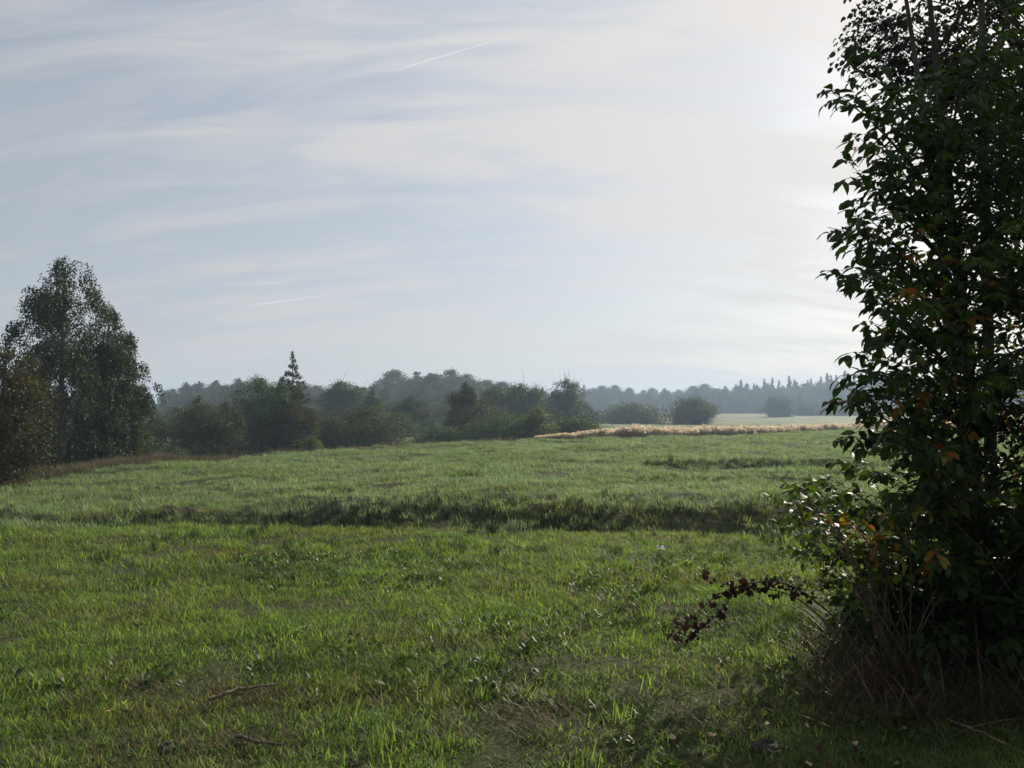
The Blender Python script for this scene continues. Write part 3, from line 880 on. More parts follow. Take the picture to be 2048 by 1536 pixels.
# broad-leaved weeds between the grass
LT = np.array([[0, 0, 0], [.22, .3, .03], [.24, .65, .05], [0, 1, -.05], [-.24, .65, .05], [-.22, .3, .03], [0, .3, -.02], [0, .65, 0]], float)
LTF = np.array([[0, 1, 6], [6, 1, 7], [1, 2, 7], [7, 2, 3], [0, 6, 5], [6, 7, 5], [5, 7, 4], [7, 3, 4]])
wsrc = []
for q in range(3):
    n = 11
    a = rng.uniform(0, 6.28, n); d = np.stack([np.cos(a), np.sin(a), rng.uniform(.2, 1.2, n)], -1)
    V, Fc = scatter(LT, LTF, d * .02, basis(d, np.tile([0, 0, 1.], (n, 1)) + rng.normal(size=(n, 3)) * .2), rng.uniform(.02, .045, n))
    wsrc.append(mesh('w', V, Fc, [M['weed']], np.repeat(rng.random(n), 8)))
x, y = sector(rng, 40, .8, 9, -44, 44); kp = fbm(x * 1.1, y * 1.1, 41, 3) > .54
P_, R_, S_, I_ = tufts(x[kp], y[kp], rng, .7, 1.3, 3)
tag(instancer('meadow_weeds', P_, R_, S_, I_, wsrc, None), 'small broad leaved weeds among the near grass', 'weeds')

# rushes in and along the ditch, a few out in the meadow
rsrc = [blades(rng, 40, .12, .22, .42, .008, .12, 2, .28).mesh('r', [M['rush']]) for _ in range(4)]
S = []
n = 9500
x = rng.uniform(-10.5, 9.5, n); y = rng.uniform(10.9, 15.6, n); u = x / y
wr = sstep(-.42, -.05, u)
lim = np.where(y < 13.0, 1, np.exp(-((y - 13.0) / (.75 + .7 * wr)) ** 2))
kp = rng.random(n) < lim * (.75 + .25 * wr) * np.clip((fbm(x * .6, y * .9, 51, 3) - .30) * 5, 0.2, 1)
y = y - .35 * np.sin(x * .35) - .02 * x
S.append(tufts(x[kp], y[kp], rng, .3, .58, 4, (.55, .75)))
S[-1][2][:] *= (1.45 - .45 * wr[kp]).astype(np.float32)
n = 240
x = rng.uniform(-4.5, 5.5, n); y = 8.0 + 2.6 * rng.random(n) ** .7
kp = fbm(x * .9, y * 1.2, 61, 3) > .46
S.append(tufts(x[kp], y[kp], rng, .22, .5, 4))
# dark rushes standing in for a streak of shade farther out on the right
n = 520
x = rng.uniform(4.5, 16, n); y = 27 + .5 * rng.normal(size=n) + .12 * (x - 9)
S.append(tufts(x, y, rng, .35, .7, 4))
for n, xc, yc, sx, sy in ((160, 2.2, 19.2, 2.6, .25), (120, -3.6, 17.2, 1.6, .2), (150, 6.6, 21.5, 2.2, .3), (90, -9, 19.5, 1.8, .2)):
    S.append(tufts(xc + rng.normal(size=n) * sx, yc + rng.normal(size=n) * sy, rng, .2, .42, 4))
P_, R_, S_, I_ = cat_(S)
tag(instancer('rushes', P_, R_, S_, I_, rsrc, None), 'dark green rushes growing along the shaded ditch', 'rushes')

# pale reeds along the far edge
def reed(rng):
    A = blades(rng, 14, .28, .35, .62, .016, .22, 3, .2)
    for q in range(34):
        a = rng.uniform(0, 6.28); r = .3 * math.sqrt(rng.random())
        p = np.array([math.cos(a) * r, math.sin(a) * r, 0]); h = rng.uniform(.5, .75)
        tp = p + np.array([rng.normal() * .08, rng.normal() * .08, h])
        V, Fc = tube(np.array([p, (p + tp) / 2, tp]), [.006, .005, .004], 3); A.add(V, Fc[:, [0, 1, 2]], np.full(len(V), .3)); 
        V, Fc = scatter(QUAD, QF, tp + np.array([[0, 0, -.02], [.01, 0, -.08]]), basis(rng.normal(size=(2, 3)) * .3 + [0, 0, 1], rng.normal(size=(2, 3))), [.11, .09])
        A.add(V, np.concatenate([Fc[:, [0, 1, 2]], Fc[:, [0, 2, 3]]]), np.full(len(V), rng.random()))
    return A
rs = [reed(rng).mesh('reed', [M['reed']]) for _ in range(5)]
n = 6000
u = rng.uniform(.03, .62, n); dd = rng.random(n)
y = edge_y(u) + .2 + dd * np.interp(u, [.03, .1, .3, .55], [.8, 4, 6, 9]); x = u * y
P_, R_, S_, I_ = tufts(x, y, rng, .55, 1.15, 5, (.75, .45))
S_ *= sstep(.02, .16, u).astype(np.float32) * .55 + .4
R_[:, :2] *= 1.8
tag(instancer('pale_reeds', P_, R_, S_, I_, rs, None), 'strip of pale dry reeds along the far edge of the field', 'reeds')

# rough dry grass behind the meadow edge
dsrc = [blades(rng, 40, .3, .15, .42, .014, .5, 2, .6).mesh('d', [M['dry_grass']]) for _ in range(4)]
n = 9000
u = np.where(rng.random(n) < .7, rng.uniform(-.72, -.36, n), rng.uniform(-.36, .5, n)); dd = rng.random(n) ** 1.2
y = edge_y(u) + .3 + dd * np.interp(u, [-.7, -.4, 0, .2, .5], [16, 14, 25, 60, 90]); x = u * y
P_, R_, S_, I_ = tufts(x, y, rng, .35, 1.0, 4, (.4, 1.2))
tag(instancer('rough_grass', P_, R_, S_, I_, dsrc, None), 'brown rough grass behind the edge of the mown field', 'grass')

# ------------------------------------------------------------------ the leafy things at the right
LEAFV = [np.array([[0, 0, 0], [.20, .22, .05], [.27, .5, .07], [.17, .8, .02], [0, 1.02, -.10], [-.17, .8, .02], [-.27, .5, .07], [-.20, .22, .05], [0, .22, 0], [0, .5, .02], [0, .8, -.03]], float)]
LEAFF = np.array([[0, 1, 8], [8, 1, 9], [1, 2, 9], [9, 2, 10], [2, 3, 10], [10, 3, 4], [0, 8, 7], [8, 9, 7], [7, 9, 6], [9, 10, 6], [6, 10, 5], [10, 4, 5]])
_b = LEAFV[0].copy(); _b[:, 0] *= .85; _b[:, 2] -= .22 * _b[:, 1] ** 2; LEAFV.append(_b)
_c = LEAFV[0].copy(); _c[:, 0] *= 1.2; _c[:, 2] += .10 * np.sin(_c[:, 1] * 5); LEAFV.append(_c)
NARROW = [v * [.8, 1, 1] for v in LEAFV]


class Plant:
    def __init__(s, rng, base):
        s.rng, s.base = rng, np.asarray(base, float)
        s.tw = Acc(); s.pos, s.dir, s.nor, s.size, s.var = [], [], [], [], []
        s.limbs = []
    def leaf(s, p, d, nrm, size, var):
        s.pos.append(p); s.dir.append(d); s.nor.append(nrm); s.size.append(size); s.var.append(var)
    def twig(s, p, d, L, lsize, gap, var, droop=.3, flat=.7, r=.0022):
        rng = s.rng
        e = p + d * L + np.array([0, 0, -droop * L * .6])
        P = bez(p, p + d * L * .55, e, 5)
        V, Fc = tube(P, r * np.linspace(1, .35, 5), 3); s.tw.add(V, Fc)
        n = max(3, int(L / gap))
        side = unit(np.cross(d, [0, 0, 1.0]) + rng.normal(size=3) * .25)
        for q in range(n):
            t = (q + .6) / n
            f = t * 4; k0 = min(int(f), 3); pt = P[k0] * (1 - (f - k0)) + P[k0 + 1] * (f - k0)
            tan = unit(P[k0 + 1] - P[k0])
            sg = 1 if q % 2 else -1
            ld = tan * .65 + side * sg * .75 + np.array([0, 0, -.35]) + rng.normal(size=3) * .22
            s.leaf(pt, unit(ld), np.array([0, 0, 1.0]) * flat + rng.normal(size=3) * .35, lsize * rng.uniform(.45, 1.25), np.clip(var + rng.normal() * .12, 0, 1))
        s.leaf(P[-1], unit(P[-1] - P[-2] + rng.normal(size=3) * .003), np.array([0, 0, 1.0]) + rng.normal(size=3) * .3, lsize, np.clip(var, 0, 1))
    def branch(s, p0, p2, arch, r0, lsize, gap=.035, tl=.28, tgap=.075, var=.4, start=.25, vf=None, droop=.3, keep_limb=True):
        rng = s.rng
        p0, p2 = np.asarray(p0, float), np.asarray(p2, float)
        L = np.linalg.norm(p2 - p0)
        p1 = p0 * .45 + p2 * .55 + np.array([0, 0, arch * L]) + rng.normal(size=3) * .04 * L
        m = 10
        P = bez(p0, p1, p2, m)
        V, Fc = tube(P, r0 * np.linspace(1, .18, m), 5)
        s.limbs.append((V, Fc, r0))
        n = int(L * (1 - start) / tgap)
        for q in range(n):
            t = start + (1 - start) * (q + rng.random()) / n
            f = t * (m - 1); k0 = min(int(f), m - 2)
            pt = P[k0] * (1 - (f - k0)) + P[k0 + 1] * (f - k0); tan = unit(P[k0 + 1] - P[k0])
            sd_ = unit(np.cross(tan, unit(rng.normal(size=3))))
            sd_[2] *= .6
            d = unit(tan * .8 + sd_ * .8)
            v = var if vf is None else vf(pt)
            s.twig(pt, d, tl * rng.uniform(.5, 1.1) * (1.15 - .5 * t), lsize, gap, v, droop)
        s.twig(P[-1], unit(P[-1] - P[-2]), tl * .8, lsize, gap, var if vf is None else vf(P[-1]), droop)
    def build(s, name, label, cat, lmat, bmat='twig', singles=280, nbins=40, boxes=(0, 1536), group=None, limbs_max=60, shapes=LEAFV):
        e = obj(name, None, loc=s.base); tag(e, label, cat, group)
        b = s.base
        s.limbs.sort(key=lambda v: -v[2])
        for V, Fc, r in s.limbs[:limbs_max]:
            obj('branch', mesh('branch', V - b, Fc, [M[bmat]], smooth=True), e)
        A = s.tw
        for V, Fc, r in s.limbs[limbs_max:]:
            A.add(V, Fc)
        if A.V:
            A.V = [v - b for v in A.V]
            t = obj('twigs', A.mesh('twigs', [M[bmat]], True), e); t['kind'] = 'stuff'
        pos, d, nr_, sz, var = map(np.array, (s.pos, s.dir, s.nor, s.size, s.var))
        px, py, dep = project(pos)
        vis = (px > 0) & (px < 2048) & (py > boxes[0]) & (py < boxes[1])
        pick = []
        bins = np.linspace(boxes[0], boxes[1], nbins + 1)
        for q in range(nbins):
            w = np.where(vis & (py >= bins[q]) & (py < bins[q + 1]))[0]
            pick += list(w[np.argsort(px[w])][:max(1, singles // nbins)])
        mask = np.zeros(len(pos), bool); mask[pick] = True
        R = basis(d, unit(nr_))
        rest = np.where(~mask)[0]
        if len(rest):
            A = Acc(); sh = s.rng.integers(0, len(shapes), len(rest))
            for q in range(len(shapes)):
                w = rest[sh == q]
                V, Fc = scatter(shapes[q], LEAFF, pos[w] - b, R[w], sz[w]); A.add(V, Fc, np.repeat(var[w], len(shapes[q])))
            f = obj('foliage', A.mesh('foliage', [M[lmat]], True), e); f['kind'] = 'stuff'
        lib = {}
        from mathutils import Matrix
        for w in np.where(mask)[0]:
            key = (int(w) % len(shapes), round(float(var[w]) * 6))
            if key not in lib:
                lib[key] = mesh('leaf', shapes[key[0]], LEAFF, [M[lmat]], np.full(11, key[1] / 6), True)
            o = obj('leaf', lib[key], e)
            m4 = np.eye(4); m4[:3, :3] = R[w] * sz[w]; m4[:3, 3] = pos[w] - b
            o.matrix_local = Matrix(m4.tolist())
        return e


# silhouette of the big leafy tree (photo columns of its left outline by row)
SR = np.array([-300, 60, 120, 170, 185, 215, 240, 270, 330, 400, 460, 500, 545, 575, 600, 625, 645, 700, 750, 800, 835, 870, 905, 960, 1000, 1060, 1150, 1250, 1400])
SCx = np.array([1900, 1900, 1870, 1800, 1665, 1730, 1790, 1705, 1700, 1712, 1680, 1740, 1672, 1765, 1770, 1800, 1735, 1720, 1690, 1680, 1760, 1720, 1850, 1810, 1770, 1790, 1850, 1870, 1800])


def sil(row):
    return np.interp(row, SR, SCx)


rng = np.random.default_rng(77)
bx_, by_ = 3.25, 5.3
base = np.array([bx_, by_, float(terrain(bx_, by_))])
T = Plant(rng, base)


def vf(p):
    px, py, _ = project(p)
    b = .34 + .5 * (vnoise(np.array(p[0] * 2.1 + 5), np.array(p[2] * 2.1), 3) - .5)
    if 430 < py < 1150 and rng.random() < .22 and px > 1760: b = .9
    return b


stems = []
for q, (dx, dy, h) in enumerate([(-.35, -.2, 4.6), (.05, .1, 5.6), (.5, -.1, 5.2), (-.1, .45, 5.0), (1.0, .3, 4.8)]):
    P = bez(base + [dx * .2, dy * .2, -.1], base + [dx * .7, dy * .7, h * .5], base + [dx * 1.7, dy * 1.7, h], 14)
    V, Fc = tube(P, .045 * np.linspace(1, .2, 14) + .004, 8)
    T.limbs.append((V, Fc, .1))
    stems.append(P)


def from_stem(tip, lift=.35):
    """where a branch that ends at tip leaves the nearest stem"""
    best = None
    for P in stems:
        z = tip[2] - lift * np.hypot(*(P[:, :2] - tip[:2]).T)
        k = np.argmin(abs(P[:, 2] - np.maximum(z, base[2] + .25)))
        dd_ = np.linalg.norm(P[k] - tip)
        if best is None or dd_ < best[0]:
            best = (dd_, P[k])
    return best[1]


# shoots that make the outline
for row in list(range(120, 1130, 26)) + [185, 545, 460, 800, 755, 645, 330, 215, 870]:
    r = row + rng.uniform(-6, 6)
    c = sil(r)
    tip = at(c + 50 + rng.uniform(-10, 20), r + rng.uniform(0, 8), 4.3 + rng.uniform(-.45, .6))
    T.branch(from_stem(tip), tip, .10, .012, .076, gap=.030, tl=.20, tgap=.075, vf=vf, start=.3, droop=.35)
for c, row in [(1692, 128), (1700, 85), (1655, 180), (1662, 188), (1702, 268), (1690, 325), (1694, 352), (1700, 400), (1676, 458), (1684, 470), (1666, 540), (1690, 548), (1740, 590), (1728, 640), (1745, 668), (1700, 700), (1690, 745), (1674, 798), (1680, 770), (1712, 858), (1690, 868), (1790, 985), (1775, 1020)]:
    tip = at(c + 12, row + 4, 4.3 + rng.uniform(-.3, .3))
    T.branch(from_stem(tip), tip, .10, .008, .082, gap=.034, tl=.13, tgap=.085, vf=vf, start=.45, droop=.5)
# the body
for q in range(70):
    row = rng.uniform(150, 700)
    tip = at(rng.uniform(max(sil(row) + 120, 1880), 2090), row, rng.uniform(4.6, 6.0))
    T.branch(from_stem(tip), tip, .12, .010, .074, gap=.030, tl=.30, tgap=.060, vf=vf, start=.35, droop=.35)
for q in range(150):
    row = rng.uniform(-80, 1200)
    c = rng.uniform(max(sil(row) + 110, 1880), 2110)
    if row < 170 and rng.random() < .5: continue
    tip = at(c, row, rng.uniform(4.3, 6.3))
    if tip[2] < base[2] + .15: continue
    T.branch(from_stem(tip), tip, .12, .010, .074, gap=.030, tl=.30, tgap=.065, vf=vf, start=.35, droop=.35)
for q in range(250):
    row = rng.uniform(-160, 1250)
    c = max(sil(row), 1740) + 65 + 880 * rng.random() ** 1.3
    if row < 170 and rng.random() < .6: continue
    tip = at(c, row, rng.uniform(4.0, 6.1))
    if tip[2] < base[2] + .15: continue
    T.branch(from_stem(tip), tip, .12, .012, .074, gap=.030, tl=.30, tgap=.065, vf=vf, start=.2, droop=.35)
T.build('leafy_tree', 'large dark leafy tree filling the right edge of the photo', 'tree', 'leaf_cherry', 'bark', 290, 58, (0, 1150), limbs_max=60, shapes=NARROW)

# small leaved tree behind and above
rng = np.random.default_rng(88)
tx, ty = 6.9, 8.6
base = np.array([tx, ty, float(terrain(tx, ty))])
T = Plant(rng, base)
stems = []
for dx, dy, h in [(-.5, -.2, 8.5), (.4, .2, 9.2)]:
    P = bez(base + [0, 0, -.1], base + [dx * .4, dy, h * .5], base + [dx * 1.8, dy, h], 14)
    V, Fc = tube(P, .055 * np.linspace(1, .15, 14), 8); T.limbs.append((V, Fc, .2)); stems.append(P)
SR2 = [-600, -200, 0, 60, 130, 165]; SC2 = [1820, 1720, 1742, 1712, 1700, 1765]
for q in range(125):
    row = rng.uniform(-560, 150)
    c = np.interp(row, SR2, SC2) + 12 + 620 * rng.random() ** 1.6
    tip = at(c, row + .10 * max(c - 1760, 0), rng.uniform(6.8, 9.3))
    T.branch(from_stem(tip, .5), tip, .10, .016, .060, gap=.034, tl=.42, tgap=.075, var=.4, start=.3, droop=.9)
for row in (5, 20, 35, 50, 65, 80, 95, 110, 125, 140):
    tip = at(np.interp(row, SR2, SC2) + 14, row, 7.2)
    T.branch(from_stem(tip, .5), tip, .10, .016, .058, gap=.034, tl=.35, tgap=.08, var=.4, start=.35, droop=.9)
T.build('small_leaved_tree', 'taller tree with small round leaves hanging in at the top right corner', 'tree', 'leaf_small', 'bark', 200, 20, (0, 200), limbs_max=30, shapes=[LEAFV[2], LEAFV[2] * [1.2, .85, 1]])

# autumn shrub at the foot
rng = np.random.default_rng(99)
sx_, sy_ = at(1800, 1330, 4.5)[:2]
base = np.array([sx_, sy_, float(terrain(sx_, sy_))])
T = Plant(rng, base)
stems = [np.linspace(base, base + [.1, 0, .5], 6)]
G_, Y_ = .35, .74
tips = [(1545, 1000, G_), (1580, 975, G_), (1615, 985, G_), (1665, 1003, G_), (1560, 1045, G_), (1600, 1040, .5), (1640, 1045, Y_), (1690, 1050, Y_), (1720, 1070, .8),
        (1575, 1090, .35), (1620, 1110, .4), (1660, 1090, .6), (1760, 1060, .5), (1800, 1090, .6), (1840, 1130, .7), (1700, 1130, .45), (1750, 1150, .55), (1640, 1180, .4), (1860, 1180, .5), (1790, 1000, .5), (1900, 1100, .4),
        (1700, 1190, .4), (1820, 1230, .4), (1590, 1030, .3), (1740, 1110, .75), (1670, 1140, .5)]
for c, r, v in tips:
    tip = at(c + 22 + rng.uniform(-6, 6), r + 10 + rng.uniform(-6, 6), rng.uniform(4.0, 4.7))
    T.branch(base + rng.normal(size=3) * [.08, .08, .02], tip, .22, .006, .062, gap=.036, tl=.12, tgap=.12, var=v, start=.6, droop=.15)
T.build('autumn_shrub', 'low shrub turning yellow and orange at the foot of the large tree', 'shrub', 'leaf_shrub', 'twig', 240, 24, (940, 1300), limbs_max=26)

# dark undergrowth
for q, (c, r, hh, lb) in enumerate([(2010, 1390, 240, 'shaded leafy undergrowth in the lower right corner under the large tree'), (1890, 1370, 150, 'dark leafy undergrowth just right of the withered bramble')]):
    rng = np.random.default_rng(300 + q)
    ux, uy = at(c, r, 4.75)[:2]
    base = np.array([ux, uy, float(terrain(ux, uy))])
    T = Plant(rng, base)
    for k_ in range(80 if q == 0 else 46):
        a = rng.uniform(0, 6.28); rad = (1.15 if q == 0 else .6) * math.sqrt(rng.random())
        tip = base + np.array([math.cos(a) * rad, math.sin(a) * rad * .8 + .2, rng.uniform(.15, 1.25 if q == 0 else .65)])
        T.branch(base + rng.normal(size=3) * [.3, .2, 0], tip, .25, .007, .075, gap=.034, tl=.22, tgap=.07, var=.25, start=.25, droop=.3)
    T.build('undergrowth', lb, 'bush', 'leaf_cherry', 'twig', 0, 10, (1000, 1536), limbs_max=12)

# withered bramble arching to the left
rng = np.random.default_rng(111)
pts = np.array([at(1700, 1262, 4.5), at(1640, 1208, 4.45), at(1585, 1168, 4.4), at(1530, 1160, 4.35), at(1470, 1172, 4.3), at(1425, 1195, 4.3), at(1385, 1235, 4.3), at(1345, 1275, 4.3)])
bb = pts[0].copy(); bb[2] = float(terrain(bb[0], bb[1]))
br = obj('withered_bramble', None, loc=bb)
tag(br, 'withered dark red bramble stem arching left over the grass', 'bramble')
def fine(pts, n):
    t = np.linspace(0, len(pts) - 1, n); k0 = np.minimum(t.astype(int), len(pts) - 2); f = (t - k0)[:, None]
    P = pts[k0] * (1 - f) + pts[k0 + 1] * f
    for _ in range(3): P[1:-1] = (P[:-2] + P[1:-1] * 2 + P[2:]) / 4
    return P
main = fine(np.vstack([[bb + [.12, .05, 0]], pts]), 30)
second = fine(np.array([at(1700, 1300, 4.5), at(1625, 1215, 4.4), at(1575, 1185, 4.35), at(1520, 1175, 4.3), at(1470, 1178, 4.3), at(1410, 1150, 4.3)]), 20)
third = fine(np.array([main[18], at(1450, 1215, 4.3), at(1400, 1262, 4.35), at(1355, 1290, 4.35)]), 12)
for P, r in ((main, .0065), (second, .005), (third, .0035)):
    V, Fc = tube(P - bb, r * np.linspace(1, .4, len(P)), 6)
    obj('stem', mesh('stem', V, Fc, [M['twig']], smooth=True), br)
crumple = [LEAFV[0].copy() for _ in range(3)]
for q, c in enumerate(crumple):
    c[:, 2] += np.random.default_rng(q).normal(size=11) * .14; c[:, 0] *= 1.5
cm_ = [mesh('leaf', c, LEAFF, [M['leaf_dead']], np.full(11, v)) for c in crumple for v in (.1, .5, .9)]
from mathutils import Matrix
for k_ in range(190):
    P = (main, main, second, third)[k_ % 4]
    t = rng.uniform(.28, 1) * (len(P) - 1) if P is not third else rng.uniform(0, 1) * (len(P) - 1)
    if P is main and .80 < t / (len(P) - 1) < .86: continue
    k0 = min(int(t), len(P) - 2); p = P[k0] * (1 - t % 1) + P[k0 + 1] * (t % 1)
    d = unit(rng.normal(size=3) * .8 + np.array([-.2, 0, -.7 if rng.random() < .7 else .4]))
    R = basis(d[None], unit(rng.normal(size=(1, 3))))[0]
    o = obj('leaf', cm_[rng.integers(len(cm_))], br)
    m4 = np.eye(4); m4[:3, :3] = R * rng.uniform(.016, .052); m4[:3, 3] = p - bb + rng.normal(size=3) * .014
    o.matrix_local = Matrix(m4.tolist())

# dead stalks and tall dry grass at the foot of the shrubs
ssrc = [blades(rng, 24, .16, .12, .36, .0045, .9, 4, 1.0).mesh('s', [M['shaded_stalk']]) for _ in range(4)]
n = 230
c = rng.uniform(1530, 2100, n); r = rng.uniform(1200, 1470, n)
yy_ = np.clip(1.6 * F / np.maximum(r - 812, 50), 3.7, 5.6); x = (c - 1024) / F * yy_
kp = (c - 1580) > (abs(r - 1350)) * .6
P_, R_, S_, I_ = tufts(x[kp], yy_[kp], rng, .55, 1.1, 4)
tag(instancer('dry_stalks', P_, R_, S_, I_, ssrc, None), 'dry stalks and withered grass at the foot of the shrubs', 'stalks')

# ------------------------------------------------------------------ small things lying in the meadow
def stick(name, label, pts, rad, subs=(), mat='deadwood'):
    P0 = np.asarray(pts[0], float)
    e = obj(name, None, loc=P0); tag(e, label, 'stick')
    P = fine(np.array(pts), 14); P = P + np.random.default_rng(len(label)).normal(size=P.shape) * rad * .25
    V, Fc = tube(P - P0, rad * (1 - .45 * np.linspace(0, 1, 14) + .12 * np.sin(np.arange(14) * 2.1)), 8)
    caps = Fc
    obj('stem', mesh('stem', V, caps, [M[mat]], smooth=True), e)
    for k0, d, L in subs:
        V, Fc = tube(bez(P[k0], P[k0] + np.array(d) * L * .5 + [0, 0, .01], P[k0] + np.array(d) * L, 5) - P0, rad * .4 * np.linspace(1, .3, 5), 5)
        obj('side_twig', mesh('side_twig', V, Fc, [M[mat]], smooth=True), e)


def onground(c, r, lift):
    Y = 1.6 * F / (r - 812)
    for _ in range(6):
        x = (c - 1024) / F * Y; Y = (1.6 - float(terrain(x, Y)) - lift) * F / (r - 812)
    return np.array([(c - 1024) / F * Y, Y, float(terrain((c - 1024) / F * Y, Y)) + lift])


stick('fallen_stick', 'pale crooked stick lying on bare grass at lower left', [onground(425, 1392, .05), onground(465, 1378, .06), onground(505, 1368, .06), onground(558, 1364, .06)], .012, [(3, (-.6, .3, .5), .09), (8, (.4, -.5, .4), .06)])
stick('dark_stick', 'short dark stick half hidden in grass near the bottom edge', [onground(480, 1462, .04), onground(520, 1475, .045), onground(575, 1480, .04)], .010, [(4, (.2, -.3, .9), .08), (8, (-.3, -.4, .5), .1)], 'twig')
stick('thin_stick', 'very thin pale straw sticking up right of the dark clods', [onground(935, 1470, .01), onground(950, 1450, .06), onground(962, 1432, .12)], .003)
stick('thin_stick', 'thin twig lying in the shade at the lower right edge', [onground(1880, 1430, .04), onground(1960, 1460, .07), onground(2040, 1500, .05)], .006)


def clod(label, c, r, s, seed, name='soil_clod'):
    rg = np.random.default_rng(seed)
    u_, v_ = np.meshgrid(np.linspace(0, 2 * np.pi, 14, endpoint=False), np.linspace(.02, np.pi / 2 + .3, 8))
    rad = s * (1 + .35 * (vnoise(u_ * 1.6, v_ * 3, seed) - .5) + .12 * rg.normal(size=u_.shape))
    V = np.stack([np.cos(u_) * np.sin(v_) * rad, np.sin(u_) * np.sin(v_) * rad, np.cos(v_) * rad * .55], -1).reshape(-1, 3)
    i = np.arange(7)[:, None] * 14; j = np.arange(14)[None]; k = (j + 1) % 14
    Fc = np.stack([i + j, i + 14 + j, i + 14 + k, i + k], -1).reshape(-1, 4)
    o = obj(name, mesh('clod', V, Fc, [M['soil']]), loc=onground(c, r, .0)); tag(o, label, 'soil clod')


M['soil'] = bark_mat('soil', (0.012, 0.010, 0.007), (0.045, 0.035, 0.022), 30)
clod('crumbly black soil clod near the bottom left of the meadow', 350, 1488, .055, 1)
clod('small black soil clod right of the dark stick', 853, 1462, .035, 2)
clod('round black soil clod low in the bottom middle', 705, 1516, .035, 3)
clod('low brown soil clod at the foot of the withered grass on the right', 1525, 1492, .07, 4)


def soil_heap():
    x0, y0 = SOIL[0][:2]
    gx_, gy_ = np.meshgrid(np.linspace(-.55, .55, 30), np.linspace(-.28, .28, 16))
    w = np.clip(1 - (gx_ / .55) ** 2 - (gy_ / .28) ** 2, 0, 1)
    z = terrain(x0 + gx_, y0 + gy_) + w ** .7 * (.02 + .14 * fbm(gx_ * 9, gy_ * 9, 8, 3)) - .02
    V = np.stack([gx_, gy_, z - float(terrain(x0, y0))], -1).reshape(-1, 3)
    i = np.arange(15)[:, None] * 30; j = np.arange(29)[None]
    Fc = np.stack([i + j, i + j + 1, i + 31 + j, i + 30 + j], -1).reshape(-1, 4)
    o = obj('soil_heap', mesh('heap', V, Fc, [M['soil_brown']], smooth=True), loc=(x0, y0, float(terrain(x0, y0))))
    tag(o, 'low brown bare soil heap on the slope above the ditch', 'soil heap')


M['soil_brown'] = bark_mat('soil_brown', (0.035, 0.025, 0.015), (0.10, 0.07, 0.05), 14)
soil_heap()

# fallen leaves, each its own thing
rng = np.random.default_rng(5)
FL = [(233, 1412, 'curled pale fallen leaf left of the crooked stick'), (1345, 1463, 'pale fallen leaf on brown grass at lower right'), (1425, 1463, 'largest pale fallen leaf by the bottom edge at right'), (1437, 1330, 'white lit fallen leaf near the bramble tip'),
      (1545, 1305, 'pale fallen leaf at the foot of the autumn shrub'), (835, 1500, 'pale fallen leaf between the two black clods')]
flm = [mesh('fallen', c * [1.4, 1, 1.3], LEAFF, [M['leaf_fallen']], np.full(11, .7)) for c in crumple]
flb = [mesh('fallen', c * [1.3, 1, 1.5], LEAFF, [M['leaf_dead']], np.full(11, 1.0)) for c in crumple]
for q, (c, r, lb) in enumerate(FL):
    o = obj('fallen_leaf', flm[q % 3], loc=onground(c, r, .055)); o.scale = (.032,) * 3
    o.rotation_euler = (rng.uniform(-.4, .4), rng.uniform(-.4, .4), rng.uniform(0, 6.28)); tag(o, lb, 'leaf')

for q in range(36):
    if q < 26:
        c, rr_ = rng.uniform(1380, 2030), rng.uniform(1400, 1525)
        lb, gp = 'small brown fallen leaf in the shaded grass at lower right', 'brown leaves fallen in the shade'
    else:
        c, rr_ = rng.uniform(60, 1200), rng.uniform(1300, 1520)
        lb, gp = 'small dull fallen leaf among the green grass of the open meadow', 'dull leaves fallen in the open meadow'
    o = obj('fallen_leaf', flm[q % 3] if q % 4 == 0 else flb[q % 3], loc=onground(c, rr_, .04)); o.scale = (rng.uniform(.02, .032),) * 3
    o.rotation_euler = (rng.uniform(-.5, .5), rng.uniform(-.5, .5), rng.uniform(0, 6.28)); tag(o, lb, 'leaf', gp)

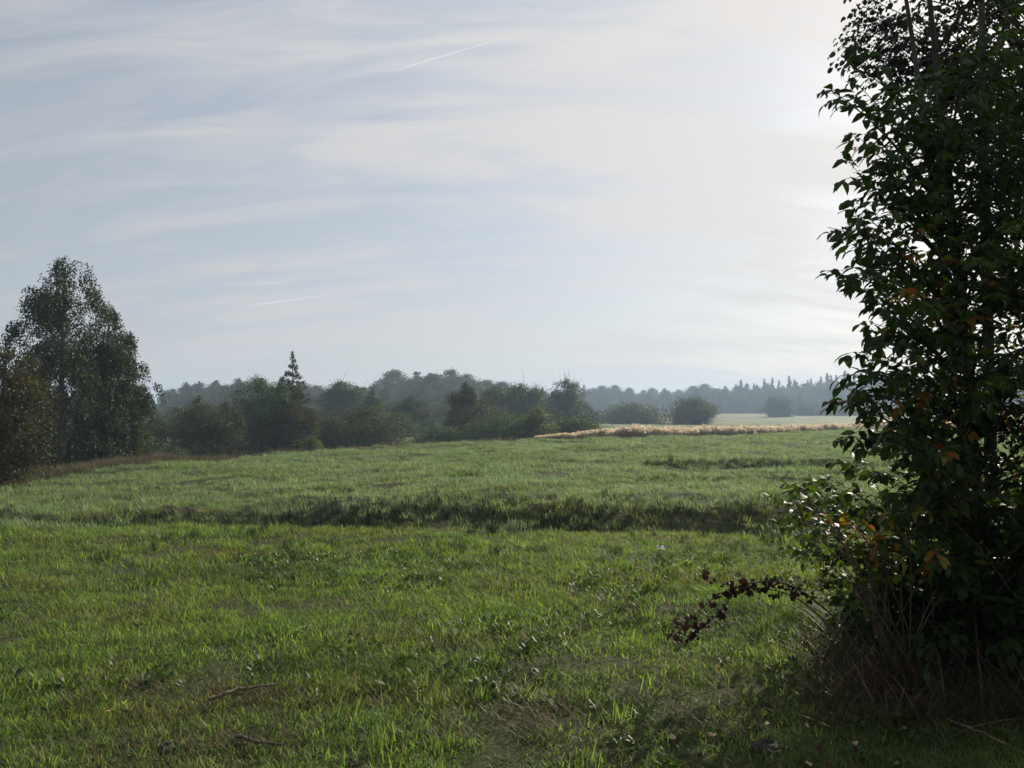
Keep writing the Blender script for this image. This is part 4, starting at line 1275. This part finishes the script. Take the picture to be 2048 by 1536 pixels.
# spider web patch with dew
o = onground(1320, 1093, .07)
V = np.array([[math.cos(a) * r_ * .045, math.sin(a) * r_ * .12, .012 * math.sin(a * 3 + r_)] for r_ in (.05, .5, 1) for a in np.linspace(0, 2 * np.pi, 12, endpoint=False)])
i = np.arange(2)[:, None] * 12; j = np.arange(12)[None]; k = (j + 1) % 12
Fc = np.stack([i + j, i + 12 + j, i + 12 + k, i + k], -1).reshape(-1, 4)
wm, N = material('web'); p = N.n('ShaderNodeBsdfPrincipled'); p.inputs['Base Color'].default_value = (.35, .37, .37, 1); p.inputs['Roughness'].default_value = .5
oo = N.n('ShaderNodeOutputMaterial'); N.l(p.outputs[0], oo.inputs[0])
w_ = obj('dewy_web', mesh('web', V, Fc, [wm]), loc=o); tag(w_, 'small white dewy patch of web on the grass before the rushes', 'web')

# ------------------------------------------------------------------ contrails
cmn, N = material('contrail')
lw = N.n('ShaderNodeLayerWeight'); lw.inputs[0].default_value = .5
g = N.n('ShaderNodeNewGeometry')
fac = N.math('POWER', N.math('SUBTRACT', 1.0, lw.outputs['Facing']), 1.6)
nz = N.noise(g.outputs['Position'], .012, 3)
att = N.n('ShaderNodeAttribute', attribute_name='var')
fac = N.math('MULTIPLY', N.math('MULTIPLY', fac, N.map(nz, .3, .65, .35, 1.0)), att.outputs['Fac'])
tp_ = N.n('ShaderNodeBsdfTransparent'); df = N.n('ShaderNodeBsdfTranslucent'); df.inputs[0].default_value = (.95, .95, .95, 1)
mx = N.n('ShaderNodeMixShader'); N.l(fac, mx.inputs[0]); N.l(tp_.outputs[0], mx.inputs[1]); N.l(df.outputs[0], mx.inputs[2])
oo = N.n('ShaderNodeOutputMaterial'); N.l(mx.outputs[0], oo.inputs[0])
for a, b, Y, r, st, lb in [((775, 145), (1010, 75), 9000, 14, .06, 'thin white contrail rising to the right high in the sky'), ((490, 612), (660, 590), 16000, 28, .06, 'broad faint contrail, the lower of two low in the sky'), ((440, 568), (585, 566), 16000, 18, .05, 'thin faint contrail just above the broad faint one')]:
    A_, B_ = at(a[0], a[1], Y), at(b[0], b[1], Y)
    P = A_ + (B_ - A_) * np.linspace(0, 1, 24)[:, None]
    rad = r * np.linspace(1.3, .45, 24)
    V, Fc = tube(P - A_, rad, 12)
    fade = st * np.clip(np.minimum(np.linspace(0, 5, 24), np.linspace(8, .8, 24)), 0, 1)
    o = obj('contrail', mesh('contrail', V, Fc, [cmn], np.repeat(fade, 12), True), loc=A_); tag(o, lb, 'contrail')
print('tris', sum(len(m.polygons) for m in bpy.data.meshes))
